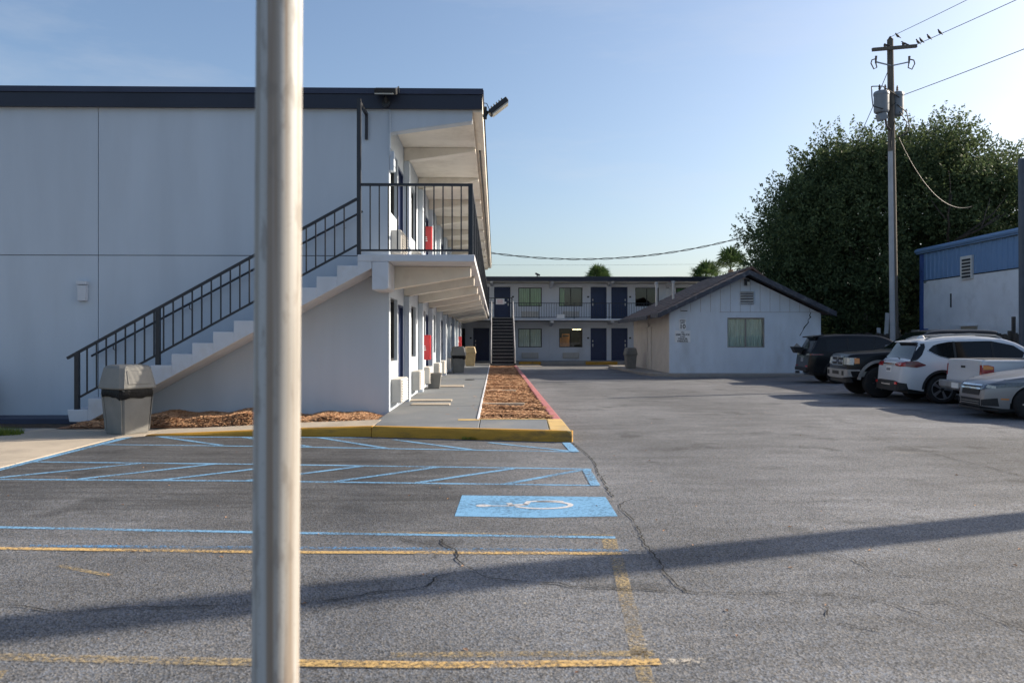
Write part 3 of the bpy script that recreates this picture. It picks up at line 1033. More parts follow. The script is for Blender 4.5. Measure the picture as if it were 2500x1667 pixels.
# gable wall: four big render panels with open joints
XL, XJ, ZJ = -15.0, -7.345, 3.06
MB().box(XL, XA - 0.02, YA + 0.03, YA + 0.25, 0.0, 5.8).build("wall_core", "joint_dark", A)
jg = 0.007
for (x0, x1, z0, z1) in ((XL, XJ - jg, 0.05, ZJ - jg), (XJ + jg, XA, 0.05, ZJ - jg), (XL, XJ - jg, ZJ + jg, 5.79), (XJ + jg, XA, ZJ + jg, 5.79)):
    MB().box(x0, x1, YA, YA + 0.10, z0, z1).build("wall_panel", "wall_white", A)
MB().box(XL, XA, YB - 0.2, YB, 0.0, 5.8).build("rear_wall", "wall_white", A)
MB().box(XL, XL + 0.2, YA + 0.3, YB - 0.3, 0.0, 5.8).build("side_wall", "wall_white", A)

# roof slab with metal edge band
MB().box(XL, -0.42, YA + 0.02, YB - 0.02, 5.66, 5.95).build("roof", "soffit_cream", A)
fas = MB().box(XL, -0.24, 14.80, 14.86, ZR0, 6.04).build("fascia", "navy_metal", A)
MB().box(XL, -0.225, 14.775, 14.87, 6.045, ZR1).build("coping", "navy_trim", fas)
MB().box(XL, -0.42, 14.862, 15.0, 5.795, 6.02).build("soffit_board", "soffit_cream", A)
fs_ = MB().box(-0.30, -0.24, 14.863, YB, 5.74, 6.04).build("fascia", "soffit_cream", A)
MB().box(-0.30, -0.215, 14.872, YB, 6.045, ZR1).build("coping", "navy_trim", fs_)
MB().box(-0.42, -0.302, 14.88, YB, 5.745, 5.80).build("soffit_board", "soffit_cream", A)
MB().box(XL, -0.31, 14.9, YB, 6.0, 6.06).build("roof_deck", "concrete_grey", A)

# balcony slab
MB().prism([(-2.41, 14.0), (XE, 14.0), (XE, YB), (XA + 0.01, YB), (XA + 0.01, 14.88), (-2.41, 14.88)], 'z', 2.868, Z2).build("balcony_slab", "trim_white", A, bevel=0.012, seg=2)
MB().box(XL + 0.3, XA - 0.21, YA + 0.3, YB - 0.3, 2.75, 2.95).build("floor_slab", "room_dark", A)

# cantilever beams, tapered
def beam(y0, y1, zt, zw, ztip, xt, m="soffit_cream"):
    return MB().prism([(XA + 0.004, zt), (xt, zt), (xt, ztip), (XA + 0.004, zw)], 'y', y0, y1)
bays = [14.08 + 3.22 * i for i in range(11)]
for i, y in enumerate(bays):
    if y + 0.2 > YB:
        break
    y0 = y if i else 14.905
    beam(y0, y0 + 0.24, 2.866, 2.43, 2.68, -0.455).build("balcony_beam", "soffit_cream", A, bevel=0.01)
    beam(y0, y0 + 0.24, 5.658, 5.36 if i else 5.36, 5.58, -0.43).build("roof_beam", "wall_white" if i == 0 else "soffit_cream", A, bevel=0.01)
# gable face above the balcony, down to the sloping lower edge
MB().prism([(XA + 0.004, 5.785), (-0.43, 5.785), (-0.43, 5.64), (XA + 0.004, 5.36)], 'y', YA + 0.002, YA + 0.10).build("gable_wing", "wall_white", A)

# facade with openings --------------------------------------------------
def facade(P, s0, s1, z0, z1, openings, thick, name, m, parent):
    """P(s,z,t) -> world point; boxes fill everything but the openings"""
    ss = sorted(set([s0, s1] + [v for o_ in openings for v in o_[:2]]))
    mb = MB()
    for a, b_ in zip(ss[:-1], ss[1:]):
        mid = (a + b_) / 2
        cut = sorted([(o_[2], o_[3]) for o_ in openings if o_[0] <= mid <= o_[1]])
        z = z0
        for (c0, c1) in cut + [(z1, z1)]:
            if c0 > z + 1e-4:
                vs = [P(*q) for q in ((a, z, -thick), (b_, z, -thick), (b_, z, 0), (a, z, 0), (a, c0, -thick), (b_, c0, -thick), (b_, c0, 0), (a, c0, 0))]
                mb.add(vs, [(0, 3, 2, 1), (4, 5, 6, 7), (0, 1, 5, 4), (1, 2, 6, 5), (2, 3, 7, 6), (3, 0, 4, 7)])
            z = max(z, c1)
    return mb.build(name, m, parent)

def pbox(P, s0, s1, z0, z1, t0, t1, mb=None):
    mb = mb or MB()
    vs = [P(*q) for q in ((s0, z0, t0), (s1, z0, t0), (s1, z0, t1), (s0, z0, t1), (s0, z1, t0), (s1, z1, t0), (s1, z1, t1), (s0, z1, t1))]
    return mb.add(vs, [(0, 3, 2, 1), (4, 5, 6, 7), (0, 1, 5, 4), (1, 2, 6, 5), (2, 3, 7, 6), (3, 0, 4, 7)])

def window(P, s0, s1, z0, z1, parent, curtain="curtain_green", frac=(0.0, 1.0), dark=False, deep=0.09, fm="frame_dark"):
    """framed two-light window; curtain covers the fraction of the width given"""
    w = 0.045
    f = MB()
    pbox(P, s0, s1, z1 - w, z1, -deep - 0.05, -deep + 0.02, f)
    pbox(P, s0, s1, z0, z0 + w, -deep - 0.05, -deep + 0.02, f)
    pbox(P, s0, s0 + w, z0 + w, z1 - w, -deep - 0.05, -deep + 0.02, f)
    pbox(P, s1 - w, s1, z0 + w, z1 - w, -deep - 0.05, -deep + 0.02, f)
    c = (s0 + s1) / 2
    pbox(P, c - 0.022, c + 0.022, z0 + w, z1 - w, -deep - 0.045, -deep + 0.012, f)
    o = f.build("window", fm, parent)
    for a, b_, dd in ((s0 + w, c - 0.022, 0.0), (c + 0.022, s1 - w, 0.012)):
        pbox(P, a, b_, z0 + w, z1 - w, -deep - 0.02 - dd, -deep - 0.014 - dd).build("pane", "window_glass_dark" if dark else "window_glass", o)
    if curtain:
        a, b_ = lerp(s0, s1, frac[0]), lerp(s0, s1, frac[1])
        n = max(6, int((b_ - a) / 0.035))
        mb = MB()
        vs, fs2 = [], []
        for i in range(n + 1):
            s = lerp(a, b_, i / n)
            t = -deep - 0.10 + 0.028 * math.sin(i * 1.9) + 0.012 * math.sin(i * 0.7)
            vs += [P(s, z0 - 0.02, t), P(s, z1 + 0.02, t)]
        for i in range(n):
            fs2.append((2 * i, 2 * i + 2, 2 * i + 3, 2 * i + 1))
        mb.add(vs, fs2).build("curtain", curtain, o, recalc=False)
    return o

def door(P, s0, s1, z0, z1, parent, hinge=1, m="door_navy", deep=0.06):
    fr = MB()
    w = 0.05
    pbox(P, s0, s0 + w, z0, z1 - w, -0.16, -0.004, fr)
    pbox(P, s1 - w, s1, z0, z1 - w, -0.16, -0.004, fr)
    pbox(P, s0, s1, z1 - w, z1, -0.16, -0.004, fr)
    o = pbox(P, s0 + w, s1 - w, z0 + 0.01, z1 - w, -deep - 0.045, -deep).build("door", m, parent)
    fr.build("door_frame", m, o)
    hs = s1 - w - 0.09 if hinge > 0 else s0 + w + 0.09
    pbox(P, hs - 0.028, hs + 0.028, z0 + 1.16, z0 + 1.28, -deep, -deep + 0.02).build("lock", "pipe_silver", o)
    pbox(P, hs - 0.03, hs + 0.03, z0 + 0.86, z0 + 1.05, -deep, -deep + 0.045).build("handle", "pipe_silver", o)
    return o

PA = lambda s, z, t: (XA + t, s, z)
ops = []
wins, doors = [], []
for fl, zb in ((0, Z1), (1, Z2)):
    for i in range(10):
        b0 = 14.08 + 3.22 * i
        if i % 2 == 0:
            w_ = (b0 + 1.04, b0 + 2.12)
            d_ = (b0 + 2.22, b0 + 3.14)
        else:
            d_ = (b0 + 0.40, b0 + 1.30)
            w_ = (b0 + 1.55, b0 + 2.65)
        wins.append((w_[0], w_[1], zb + 0.92, zb + 2.14, fl, i))
        doors.append((d_[0], d_[1], zb, zb + 2.06, fl, i))
for q in wins + doors:
    ops.append(q[:4])
facade(PA, YA + 0.101, YB - 0.21, 0.0, 2.84, [o_ for o_ in ops if o_[2] < 2.5], 0.2, "facade_wall", "wall_white", A)
facade(PA, YA + 0.101, YB - 0.21, Z2 - 0.02, 5.655, [o_ for o_ in ops if o_[2] > 2.5], 0.2, "facade_wall", "wall_white", A)
for k, q in enumerate(wins):
    window(PA, q[0], q[1], q[2], q[3], A, curtain="curtain_pale" if k % 3 else "curtain_green", frac=(0.0, 0.5) if k % 2 else (0.0, 1.0), dark=True)
for q in doors:
    door(PA, q[0], q[1], q[2], q[3], A, hinge=-1 if q[5] % 2 == 0 else 1)
# party-wall pilasters
for fl, zb, zt in ((0, 0.0, 2.43), (1, Z2, 5.36)):
    for i in range(1, 10):
        y = 14.08 + 3.22 * i
        pbox(PA, y - 0.03, y + 0.25, zb, zt, 0.002, 0.125).build("pilaster", "wall_white", A, bevel=0.008)

# through-wall air conditioners under the windows
def ac_unit(P, s0, zb, parent, slats=True, w=1.04, d=0.20, h_=0.45):
    o = pbox(P, s0, s0 + w, zb + 0.14, zb + 0.14 + h_, 0.004, d).build("air_conditioner", "ac_grey", parent, bevel=0.01)
    if slats:
        n = 9
        for i in range(n):
            z = zb + 0.14 + 0.03 + (h_ - 0.06) * i / (n - 1)
            mb = MB()
            vs = [P(*q) for q in ((s0 + 0.05, z - 0.012, d + 0.003), (s0 + w - 0.05, z - 0.012, d + 0.003), (s0 + w - 0.05, z - 0.018, d + 0.028), (s0 + 0.05, z - 0.018, d + 0.028),
                                  (s0 + 0.05, z + 0.012, d + 0.003), (s0 + w - 0.05, z + 0.012, d + 0.003), (s0 + w - 0.05, z - 0.010, d + 0.028), (s0 + 0.05, z - 0.010, d + 0.028))]
            mb.add(vs, [(0, 3, 2, 1), (4, 5, 6, 7), (0, 1, 5, 4), (1, 2, 6, 5), (2, 3, 7, 6), (3, 0, 4, 7)])
            mb.build("slat", "ac_slat", o)
    return o
for q in wins:
    ac_unit(PA, q[0] + 0.02, Z1 if q[4] == 0 else Z2, A, slats=q[5] < 4)
# corner conduit and junction box
MB().tube([(XA + 0.02, YA - 0.03, 5.78), (XA + 0.02, YA - 0.03, 4.93)], 0.014, 6).build("conduit", "wall_white", A)
MB().box(XA + 0.003, XA + 0.09, YA + 0.02, YA + 0.24, 4.66, 5.02).build("junction_box", "wall_white", A, bevel=0.006)
# cable clipped along the eave
MB().tube([(-0.20, 14.95, 5.60), (-0.205, 17, 5.70), (-0.2, 21, 5.66), (-0.205, 26, 5.71), (-0.2, 33, 5.67), (-0.2, 40, 5.7), (-0.2, 46, 5.68)], 0.012, 5).build("cable", "wire_black", A)
# dark conduit under the eave soffit
MB().tube([(-0.345, 17.9, 5.73), (-0.345, 46, 5.73)], 0.02, 6).build("conduit", "rail_dark", A)

# stairs --------------------------------------------------------------------
ST = MB().box(-2.72, -1.86, 14.02, 14.86, 2.36, 2.868)
# pier block where flight and landing meet
stair = MB().prism([(-2.16, 2.866), (-1.87, 2.866), (-1.87, 2.40), (-1.95, 2.37), (-2.16, 2.37)], 'y', 14.0, 14.86).build("staircase", "trim_white", A, bevel=0.012)
NR, X0, TR, Z0, RI = 15, -7.44, 0.3594, 0.283, 0.1934
def soff(x):
    return max(0.07, 0.60 + (x + 6.11) * 0.545)
for i in range(NR - 1):
    xa, xb = X0 + i * TR, X0 + (i + 1) * TR
    zt = Z0 + i * RI
    poly = [(xa, zt), (xb, zt), (xb, min(soff(xb), zt - 0.03)), (xa + (0.04 if i == 0 else 0), min(soff(xa), zt - 0.03))]
    MB().prism(poly, 'y', 14.0, 14.86).build("step", "trim_white", stair, bevel=0.006)
# wedge from the last step to the landing
xa = X0 + (NR - 1) * TR
MB().prism([(xa, 2.866), (-2.165, 2.866), (-2.165, soff(-2.165)), (xa, soff(xa))], 'y', 14.002, 14.858).build("landing_haunch", "trim_white", stair)

# stair rail
def rz_top(x):
    return lerp(1.208, 3.985, (x + 7.41) / 5.0)
def rz_bot(x):
    return lerp(0.49, 3.17, (x + 7.27) / 4.86)
YRL = 14.07
rail = MB().bar((-7.47, YRL, rz_top(-7.47)), (-2.43, YRL, rz_top(-2.43)), 0.05, 0.045).build("stair_railing", "rail_dark", A)
MB().bar((-7.25, YRL, rz_bot(-7.25)), (-2.43, YRL, rz_bot(-2.43)), 0.035, 0.035).build("lower_rail", "rail_dark", rail)
for x in (-7.30, -5.90):
    zf = Z0 + int((x - X0) / TR) * RI
    MB().box(x - 0.036, x + 0.036, YRL - 0.036, YRL + 0.036, zf, rz_top(x)).build("post", "rail_dark", rail)
x = -7.13
while x < -2.5:
    if abs(x + 5.90) > 0.06:
        MB().box(x - 0.011, x + 0.011, YRL - 0.011, YRL + 0.011, rz_bot(x), rz_top(x)).build("baluster", "rail_dark", rail)
    x += 0.1657
# tall corner post with its stay to the wall
tp = MB().box(-2.43, -2.36, YRL - 0.035, YRL + 0.035, Z2, 5.73).build("corner_post", "rail_dark", A)
MB().bar((-2.395, YRL + 0.04, 5.69), (-2.395, YA - 0.004, 5.69), 0.05, 0.05).build("stay", "rail_dark", tp)
MB().box(-2.42, -2.37, YA - 0.05, YA - 0.004, 5.22, 5.66).build("wall_plate", "rail_dark", tp)
# wall handrail
hr = MB().tube([(-7.41, 14.78, 1.20), (-2.45, 14.78, 3.87)], 0.021, 8).build("handrail", "rail_dark", A, smooth=True)
for t in (0.08, 0.36, 0.64, 0.93):
    xx, zz = lerp(-7.41, -2.45, t), lerp(1.20, 3.87, t)
    MB().tube([(xx, 14.78, zz - 0.02), (xx, 14.78, zz - 0.09), (xx, YA - 0.002, zz - 0.11)], 0.009, 6).build("bracket", "rail_dark", hr)

# balcony railing: landing front and long side
ZT, ZB_ = 4.225, 3.07
lr = MB().bar((-2.36, YRL, ZT), (-0.43, YRL, ZT), 0.05, 0.045).build("landing_railing", "rail_dark", A)
MB().bar((-2.36, YRL, ZB_), (-0.45, YRL, ZB_), 0.035, 0.035).build("lower_rail", "rail_dark", lr)
MB().box(-0.475, -0.395, YRL - 0.04, YRL + 0.04, Z2, ZT + 0.022).build("post", "rail_dark", lr)
for i in range(11):
    x = -2.20 + i * 0.160
    MB().box(x - 0.011, x + 0.011, YRL - 0.011, YRL + 0.011, ZB_ + 0.018, ZT - 0.02).build("baluster", "rail_dark", lr)
sr = MB().bar((-0.43, YRL + 0.04, ZT), (-0.43, YB, ZT), 0.05, 0.045).build("balcony_railing", "rail_dark", A)
MB().bar((-0.43, YRL + 0.04, ZB_), (-0.43, YB, ZB_), 0.035, 0.035).build("lower_rail", "rail_dark", sr)
bal = MB().box(-0.011, 0.011, -0.011, 0.011, ZB_ + 0.018 , ZT - 0.02)
b_me = bal.build("baluster", "rail_dark", sr, local=True)
o_ = root_world(sr)
b_me.location = (-0.43 - o_.x, YRL + 0.16 - o_.y, 0)
k = 1
while YRL + 0.16 * (k + 1) < YB - 0.1:
    y = YRL + 0.16 * (k + 1)
    if k % 12 == 11:
        c = MB().box(-0.46, -0.40, y - 0.03, y + 0.03, Z2, ZT - 0.02).build("post", "rail_dark", sr)
    else:
        c = b_me.copy()
        COL.objects.link(c)
        c.parent = sr
        c.location = (-0.43 - o_.x, y - o_.y, 0)
    k += 1
# ------------------------------------------------------------------ rear motel block across the end of the lot
YF = 49.8
ZB1, ZB2, ZBR = 0.19, 2.765, 5.02
YBAL = 48.15
B = tag(empty("rear_motel_building", (3.0, YF, 0)), "rear two storey motel block with navy doors and balcony rail", "building")
PB = lambda s, z, t: (s, YF - t, z)
BX0, BX1 = -9.0, 17.0
PITCH, C0 = 7.35, 7.13
b_w, b_d, b_p = [], [], []
for k in range(-2, 2):
    c = C0 + PITCH * k
    b_d += [(c - 1.15, c - 0.15, 1), (c + 0.15, c + 1.17, -1)]
    b_w += [(c - 3.13, c - 1.66), (c + 1.66, c + 3.14)]
    b_p.append(c - PITCH / 2)
b_d = [d for d in b_d if BX0 + 0.3 < d[0] and d[1] < BX1 - 0.3]
b_w = [d for d in b_w if BX0 + 0.3 < d[0] and d[1] < BX1 - 0.3]
lo = [(a, b_, ZB1 + 0.83, ZB1 + 2.0) for a, b_ in b_w] + [(a, b_, ZB1, ZB1 + 2.03) for a, b_, _ in b_d]
hi = [(a, b_, ZB2 + 0.82, ZB2 + 1.99) for a, b_ in b_w] + [(a, b_, ZB2, ZB2 + 2.03) for a, b_, _ in b_d]
facade(PB, BX0, BX1, 0.0, 2.62, lo, 0.2, "facade_wall", "rear_wall_white", B)
facade(PB, BX0, BX1, ZB2 - 0.01, 5.0, hi, 0.2, "facade_wall", "rear_wall_white", B)
MB().box(BX0, BX0 + 0.2, YF + 0.21, YF + 7.8, 0, 5.0).build("side_wall", "rear_wall_white", B)
MB().box(BX1 - 0.2, BX1, YF + 0.21, YF + 7.8, 0, 5.0).build("side_wall", "rear_wall_white", B)
MB().box(BX0, BX1, YF + 7.81, YF + 8.0, 0, 5.0).build("rear_wall", "rear_wall_white", B)
MB().box(BX0 + 0.21, BX1 - 0.21, YF + 0.21, YF + 7.8, 2.62, 2.76).build("floor_slab", "room_dark", B)
for k in range(1, 7):
    MB().box(BX0 + k * 3.675 + 1.3, BX0 + k * 3.675 + 1.4, YF + 0.21, YF + 4.0, 0.2, 2.6).build("party_wall", "curtain_pale", B)
MB().box(BX0 + 0.21, BX1 - 0.21, YF + 3.6, YF + 3.7, 0.2, 5.0).build("corridor_wall", "room_dark", B)
rf = MB().box(BX0 - 0.2, BX1 + 0.2, 48.06, YF + 8.2, 5.04, 5.2).build("roof", "soffit_cream", B)
MB().box(BX0 - 0.2, BX1 + 0.2, 47.98, 48.05, ZBR, 5.25).build("fascia", "navy_metal", rf)
MB().box(BX0 - 0.2, BX1 + 0.2, 47.95, 48.06, 5.255, 5.30).build("coping", "navy_trim", rf)
MB().box(BX0 - 0.2, BX1 + 0.2, YBAL, YF, 2.66, ZB2).build("balcony_slab", "trim_white", B, bevel=0.01)
for p in b_p:
    if BX0 < p < BX1:
        MB().prism([(YF, 2.655), (YBAL + 0.08, 2.655), (YBAL + 0.08, 2.52), (YF, 2.30)], 'x', p - 0.09, p + 0.09).build("balcony_beam", "trim_white", B)
        MB().prism([(YF, 5.035), (48.1, 5.035), (48.1, 4.92), (YF, 4.72)], 'x', p - 0.09, p + 0.09).build("roof_beam", "trim_white", B)
        MB().box(p - 0.07, p + 0.07, YF - 0.06, YF - 0.002, 0.19, 4.7).build("pilaster", "rear_wall_white", B)
    q = p + PITCH / 2
    if BX0 < q < BX1:
        MB().prism([(YF, 2.655), (YBAL + 0.08, 2.655), (YBAL + 0.08, 2.56), (YF, 2.42)], 'x', q - 0.09, q + 0.09).build("balcony_beam", "trim_white", B)
        MB().prism([(YF, 5.035), (48.1, 5.035), (48.1, 4.95), (YF, 4.82)], 'x', q - 0.09, q + 0.09).build("roof_beam", "trim_white", B)
for i, (a, b_) in enumerate(b_w):
    cx = (a + b_) / 2
    if abs(cx - 4.74) < 0.5:
        window(PB, a, b_, ZB1 + 0.83, ZB1 + 2.0, B, curtain=None, dark=False)
        window(PB, a, b_, ZB2 + 0.82, ZB2 + 1.99, B, curtain="curtain_green", frac=(0.02, 0.24))
    elif cx > 8 and cx < 11:
        window(PB, a, b_, ZB1 + 0.83, ZB1 + 2.0, B, curtain="curtain_pale", frac=(0.5, 1.0), dark=True)
        window(PB, a, b_, ZB2 + 0.82, ZB2 + 1.99, B, curtain="curtain_green", frac=(0.6, 0.98), dark=True)
    else:
        window(PB, a, b_, ZB1 + 0.83, ZB1 + 2.0, B, curtain="curtain_pale", frac=(0, 0.42) if i % 2 else (0, 1.0))
        window(PB, a, b_, ZB2 + 0.82, ZB2 + 1.99, B, curtain="curtain_green", frac=(0, 1.0))
    for zb in (ZB1, ZB2):
        u = pbox(PB, a + 0.22, b_ - 0.22, zb + 0.14, zb + 0.50, 0.003, 0.10).build("air_conditioner", "ac_grey", B, bevel=0.01)
        for j in range(5):
            pbox(PB, a + 0.27, b_ - 0.27, zb + 0.19 + j * 0.062, zb + 0.215 + j * 0.062, 0.102, 0.122).build("slat", "ac_slat", u)
for (a, b_, hg) in b_d:
    for zb in (ZB1, ZB2):
        door(PB, a, b_, zb, zb + 2.03, B, hinge=-hg)
        s = a - 0.16 if hg > 0 else b_ + 0.16
        pbox(PB, s - 0.06, s + 0.06, zb + 1.36, zb + 1.46, 0.003, 0.015).build("number_plate", "black_print", B)
# railing of the rear balcony
rb = MB().bar((BX0, YBAL + 0.06, 3.705), (BX1, YBAL + 0.06, 3.705), 0.045, 0.04).build("balcony_railing", "rail_dark", B)
MB().bar((BX0, YBAL + 0.06, 2.85), (BX1, YBAL + 0.06, 2.85), 0.035, 0.035).build("lower_rail", "rail_dark", rb)
bb = MB().box(-0.009, 0.009, -0.009, 0.009, 2.87, 3.685).build("baluster", "rail_dark", rb, local=True)
ow = root_world(rb)
x = -1.6
first = True
k = 0
while x < 14.0:
    if not (-0.22 < x < 1.05):
        if k % 14 == 0:
            MB().box(x - 0.022, x + 0.022, YBAL + 0.038, YBAL + 0.082, ZB2, 3.685).build("post", "rail_dark", rb)
        else:
            c = bb if first else bb.copy()
            if not first:
                COL.objects.link(c)
                c.parent = rb
            c.location = (x - ow.x, YBAL + 0.06 - ow.y, 0)
            first = False
    x += 0.152
    k += 1
# orange cupboard and lit lamp seen through the ground-floor window
cup = tag(empty("cupboard", (4.42, 50.8, ZB1)), "orange wooden cupboard seen through the ground floor rear window", "cupboard")
MB().box(4.12, 4.74, 50.75, 51.2, ZB1, 1.62).build("carcass", "wood_orange", cup)
MB().box(4.28, 4.74, 50.85, 51.2, 1.625, 1.86).build("top_shelf", "wood_orange", cup)
MB().box(4.32, 4.70, 50.84, 50.849, 1.68, 1.80).build("shelf_shade", "room_dark", cup)  # dark sheet in place of the shaded hollow of the shelf
lmp = tag(empty("ceiling_lamp", (5.2, 50.6, 2.3)), "lit yellow strip lamp inside the ground floor rear window", "lamp")
MB().box(4.92, 5.45, 50.5, 50.7, 2.14, 2.20).build("tube", "lamp_glow", lmp)
MB().box(4.90, 5.47, 50.48, 50.72, 2.203, 2.62).build("housing", "ac_grey", lmp)

# paving and kerbs in front of the rear block
rw = tag(empty("rear_walkway", (4, 48.6, 0)), "concrete walkway in front of the rear motel block", kind="structure")
MB().box(-1.95, BX1, 47.56, YF - 0.002, -0.05, ZB1 - 0.005).build("slab", "walk_blue", rw)
MB().box(-0.9, 2.6, 43.9, 47.55, -0.05, 0.03).build("slab", "concrete_tan", rw, bevel=0.01)
for (a, b_, m_) in ((-1.9, 1.4, "concrete_grey"), (1.42, 2.72, "kerb_yellow"), (2.74, 5.38, "concrete_grey"), (5.4, 7.3, "kerb_yellow"), (7.32, 16.9, "concrete_grey")):
    MB().box(a, b_, 47.38, 47.555, -0.05, ZB1).build("kerb_stone", m_, rw, bevel=0.02)

# steel stair up to the rear balcony
S = tag(empty("steel_staircase", (0.42, 42.0, 0)), "black steel staircase climbing to the rear balcony", "staircase")
NS, ya, yb2, za, zb3 = 15, 41.6, 46.3, 0.03, 2.765
for i in range(NS):
    y = lerp(ya, yb2, i / NS)
    dy = (yb2 - ya) / NS
    z = za + (zb3 - za) * (i + 1) / NS
    r_ = (zb3 - za) / NS
    t_ = MB().box(-0.17, 0.99, y, y + dy + 0.02, z - 0.045, z).build("tread", "stair_black", S)
    MB().box(-0.17, 0.99, y + 0.012, y + 0.02, z - r_ + 0.002, z - 0.047).build("riser", "stair_black", t_)
    MB().box(-0.165, 0.985, y - 0.012, y - 0.002, z - 0.022, z + 0.004).build("nosing", "stair_nosing", t_)
for x in (-0.21, 1.03):
    MB().prism([(ya - 0.05, 0.0), (ya + 0.35, 0.0), (yb2 + 0.1, zb3 - 0.22), (yb2 + 0.1, zb3 + 0.02), (ya - 0.05, 0.26)], 'x', x - 0.025, x + 0.025).build("stringer", "stair_black", S)
    MB().tube([(x, ya - 0.02, 0.0), (x, ya - 0.02, 0.98), (x, yb2, zb3 + 0.95), (x, yb2, zb3)], 0.026, 8).build("handrail", "pipe_silver" if x > 0 else "pipe_silver", S, smooth=True)
MB().box(-0.23, 1.05, yb2 + 0.03, YBAL - 0.01, zb3 - 0.12, zb3).build("landing", "stair_black", S)
gt = MB().bar((-0.5, yb2 + 1.3, 3.98), (1.03, yb2 + 1.3, 3.98), 0.04, 0.04).build("landing_rail", "rail_dark", S)
for x in (-0.40, 1.0):
    MB().box(x - 0.03, x + 0.03, yb2 + 1.27, yb2 + 1.33, zb3, 4.02).build("post", "rail_dark", gt)
for x in (0.82, -0.25):
    MB().box(x - 0.012, x + 0.012, yb2 + 1.288, yb2 + 1.312, zb3, 3.95).build("baluster", "rail_dark", gt)
# notice on the stair's top rail and a placard on the balcony rail
nt_ = tag(empty("notice_sign", (0.31, 47.3, 3.7)), "white notice with faint red lettering hung at the top of the steel stairs", "sign")
MB().box(0.04, 0.55, 47.52, 47.535, 3.60, 3.94).build("board", "sign_white", nt_)
MB().box(0.555, 0.66, 47.52, 47.535, 3.66, 3.76).build("tab", "sign_white", nt_)
for j in range(4):
    MB().box(0.10, 0.49 - 0.04 * (j % 2), 47.515, 47.519, 3.655 + j * 0.065, 3.672 + j * 0.065).build("text_line", "red_print", nt_)
pl = tag(empty("placard", (3.95, 48.1, 2.95)), "blank white placard tied low on the rear balcony rail", "sign")
MB().box(3.72, 4.20, 48.12, 48.135, 2.80, 3.03).build("board", "sign_white", pl)
MB().box(3.94, 3.98, 48.136, 48.20, 2.90, 2.93).build("tie", "rail_dark", pl)
# ------------------------------------------------------------------ small gabled house
HX0, HX1, HY0, HY1 = 7.15, 13.40, 32.5, 41.0
HP, HZ = 10.26, 4.20                      # front ridge
H = tag(empty("gabled_house", (10.2, HY0, 0)), "small white gabled house with brown shingle roof and dark rake boards", "house")
hs = tag(empty("house_kerb", (10, 33, 0)), "low grey concrete kerb slab round the gabled house", kind="structure")
MB().prism([(6.05, 42.5), (6.05, 39.9), (6.2, 34.0), (6.5, 32.6), (7.4, 31.85), (14.2, 31.85), (14.2, 42.5)], 'z', -0.05, 0.13).build("slab", "concrete_grey", hs, bevel=0.03, seg=2)
zb = 0.12
# front wall, pentagon with window opening built from pieces
WX0, WX1, WZ0, WZ1 = 9.53, 11.07, 1.17, 2.40
def hz(x):
    return HZ - 0.13 - abs(x - HP) * 0.475
def wall_piece(poly):
    return MB().prism(poly, 'y', HY0, HY0 + 0.15)
fw = MB()
fw.prism([(HX0, zb), (WX0, zb), (WX0, hz(WX0)), (HX0, hz(HX0))], 'y', HY0, HY0 + 0.15)
fw.prism([(WX1, zb), (HX1, zb), (HX1, hz(HX1)), (WX1, hz(WX1))], 'y', HY0, HY0 + 0.15)
fw.prism([(WX0, zb), (WX1, zb), (WX1, WZ0), (WX0, WZ0)], 'y', HY0, HY0 + 0.15)
fw.prism([(WX0, WZ1), (WX1, WZ1), (WX1, hz(WX1)), (HP, hz(HP)), (WX0, hz(WX0))], 'y', HY0, HY0 + 0.15)
fw.build("front_wall", "house_wall", H)
# vertical boards on the gable above the lintel: shallow battens in the joints
MB().box(9.2, 13.38, HY0 - 0.006, HY0 - 0.001, 2.62, 2.634).build("board_joint", "concrete_grey", H)
x = 7.6
k = 0
while x < 13.2:
    z_t = hz(x) - 0.02
    z_b = 2.63 if x > 9.2 else 0.5
    MB().box(x - 0.006, x + 0.006, HY0 - 0.004, HY0 - 0.0005, max(z_b, 2.63), z_t).build("board_joint", "concrete_grey", H) if z_t > 2.7 else None
    x += 0.41
MB().box(HX0, HX0 + 0.15, HY0 + 0.151, HY1, zb, hz(HX0)).build("side_wall", "house_warm", H)
MB().box(HX1 - 0.15, HX1, HY0 + 0.151, HY1, zb, hz(HX1)).build("side_wall", "house_wall", H)
MB().box(HX0 + 0.151, HX1 - 0.151, HY1 - 0.15, HY1, zb, 2.7).build("rear_wall", "house_wall", H)
PH = lambda s, z, t: (s, HY0 - t, z)
window(PH, WX0 + 0.002, WX1 - 0.002, WZ0 + 0.002, WZ1 - 0.002, H, curtain="curtain_pale", deep=0.07, fm="concrete_grey")
# roof: low front gable, larger roof behind it
def gable_roof(y0, y1, xp, zp, xl, xr, slope, th, name, slope_r=None):
    def z(x):
        return zp - abs(x - xp) * (slope if x < xp else (slope_r or slope))
    poly = [(xl, z(xl)), (xp, zp), (xr, z(xr)), (xr, z(xr) - th), (xp, zp - th), (xl, z(xl) - th)]
    m_ = MB().prism(poly, 'y', y0, y1)
    return m_.build(name, "shingle", H), z
r1, zf1 = gable_roof(31.95, 33.6, HP, HZ + 0.09, 6.62, 13.78, 0.475, 0.09, "front_roof")
r2, zf2 = gable_roof(33.61, 41.4, 10.92, 4.62, 6.45, 13.8, 0.475, 0.10, "main_roof", 0.78)
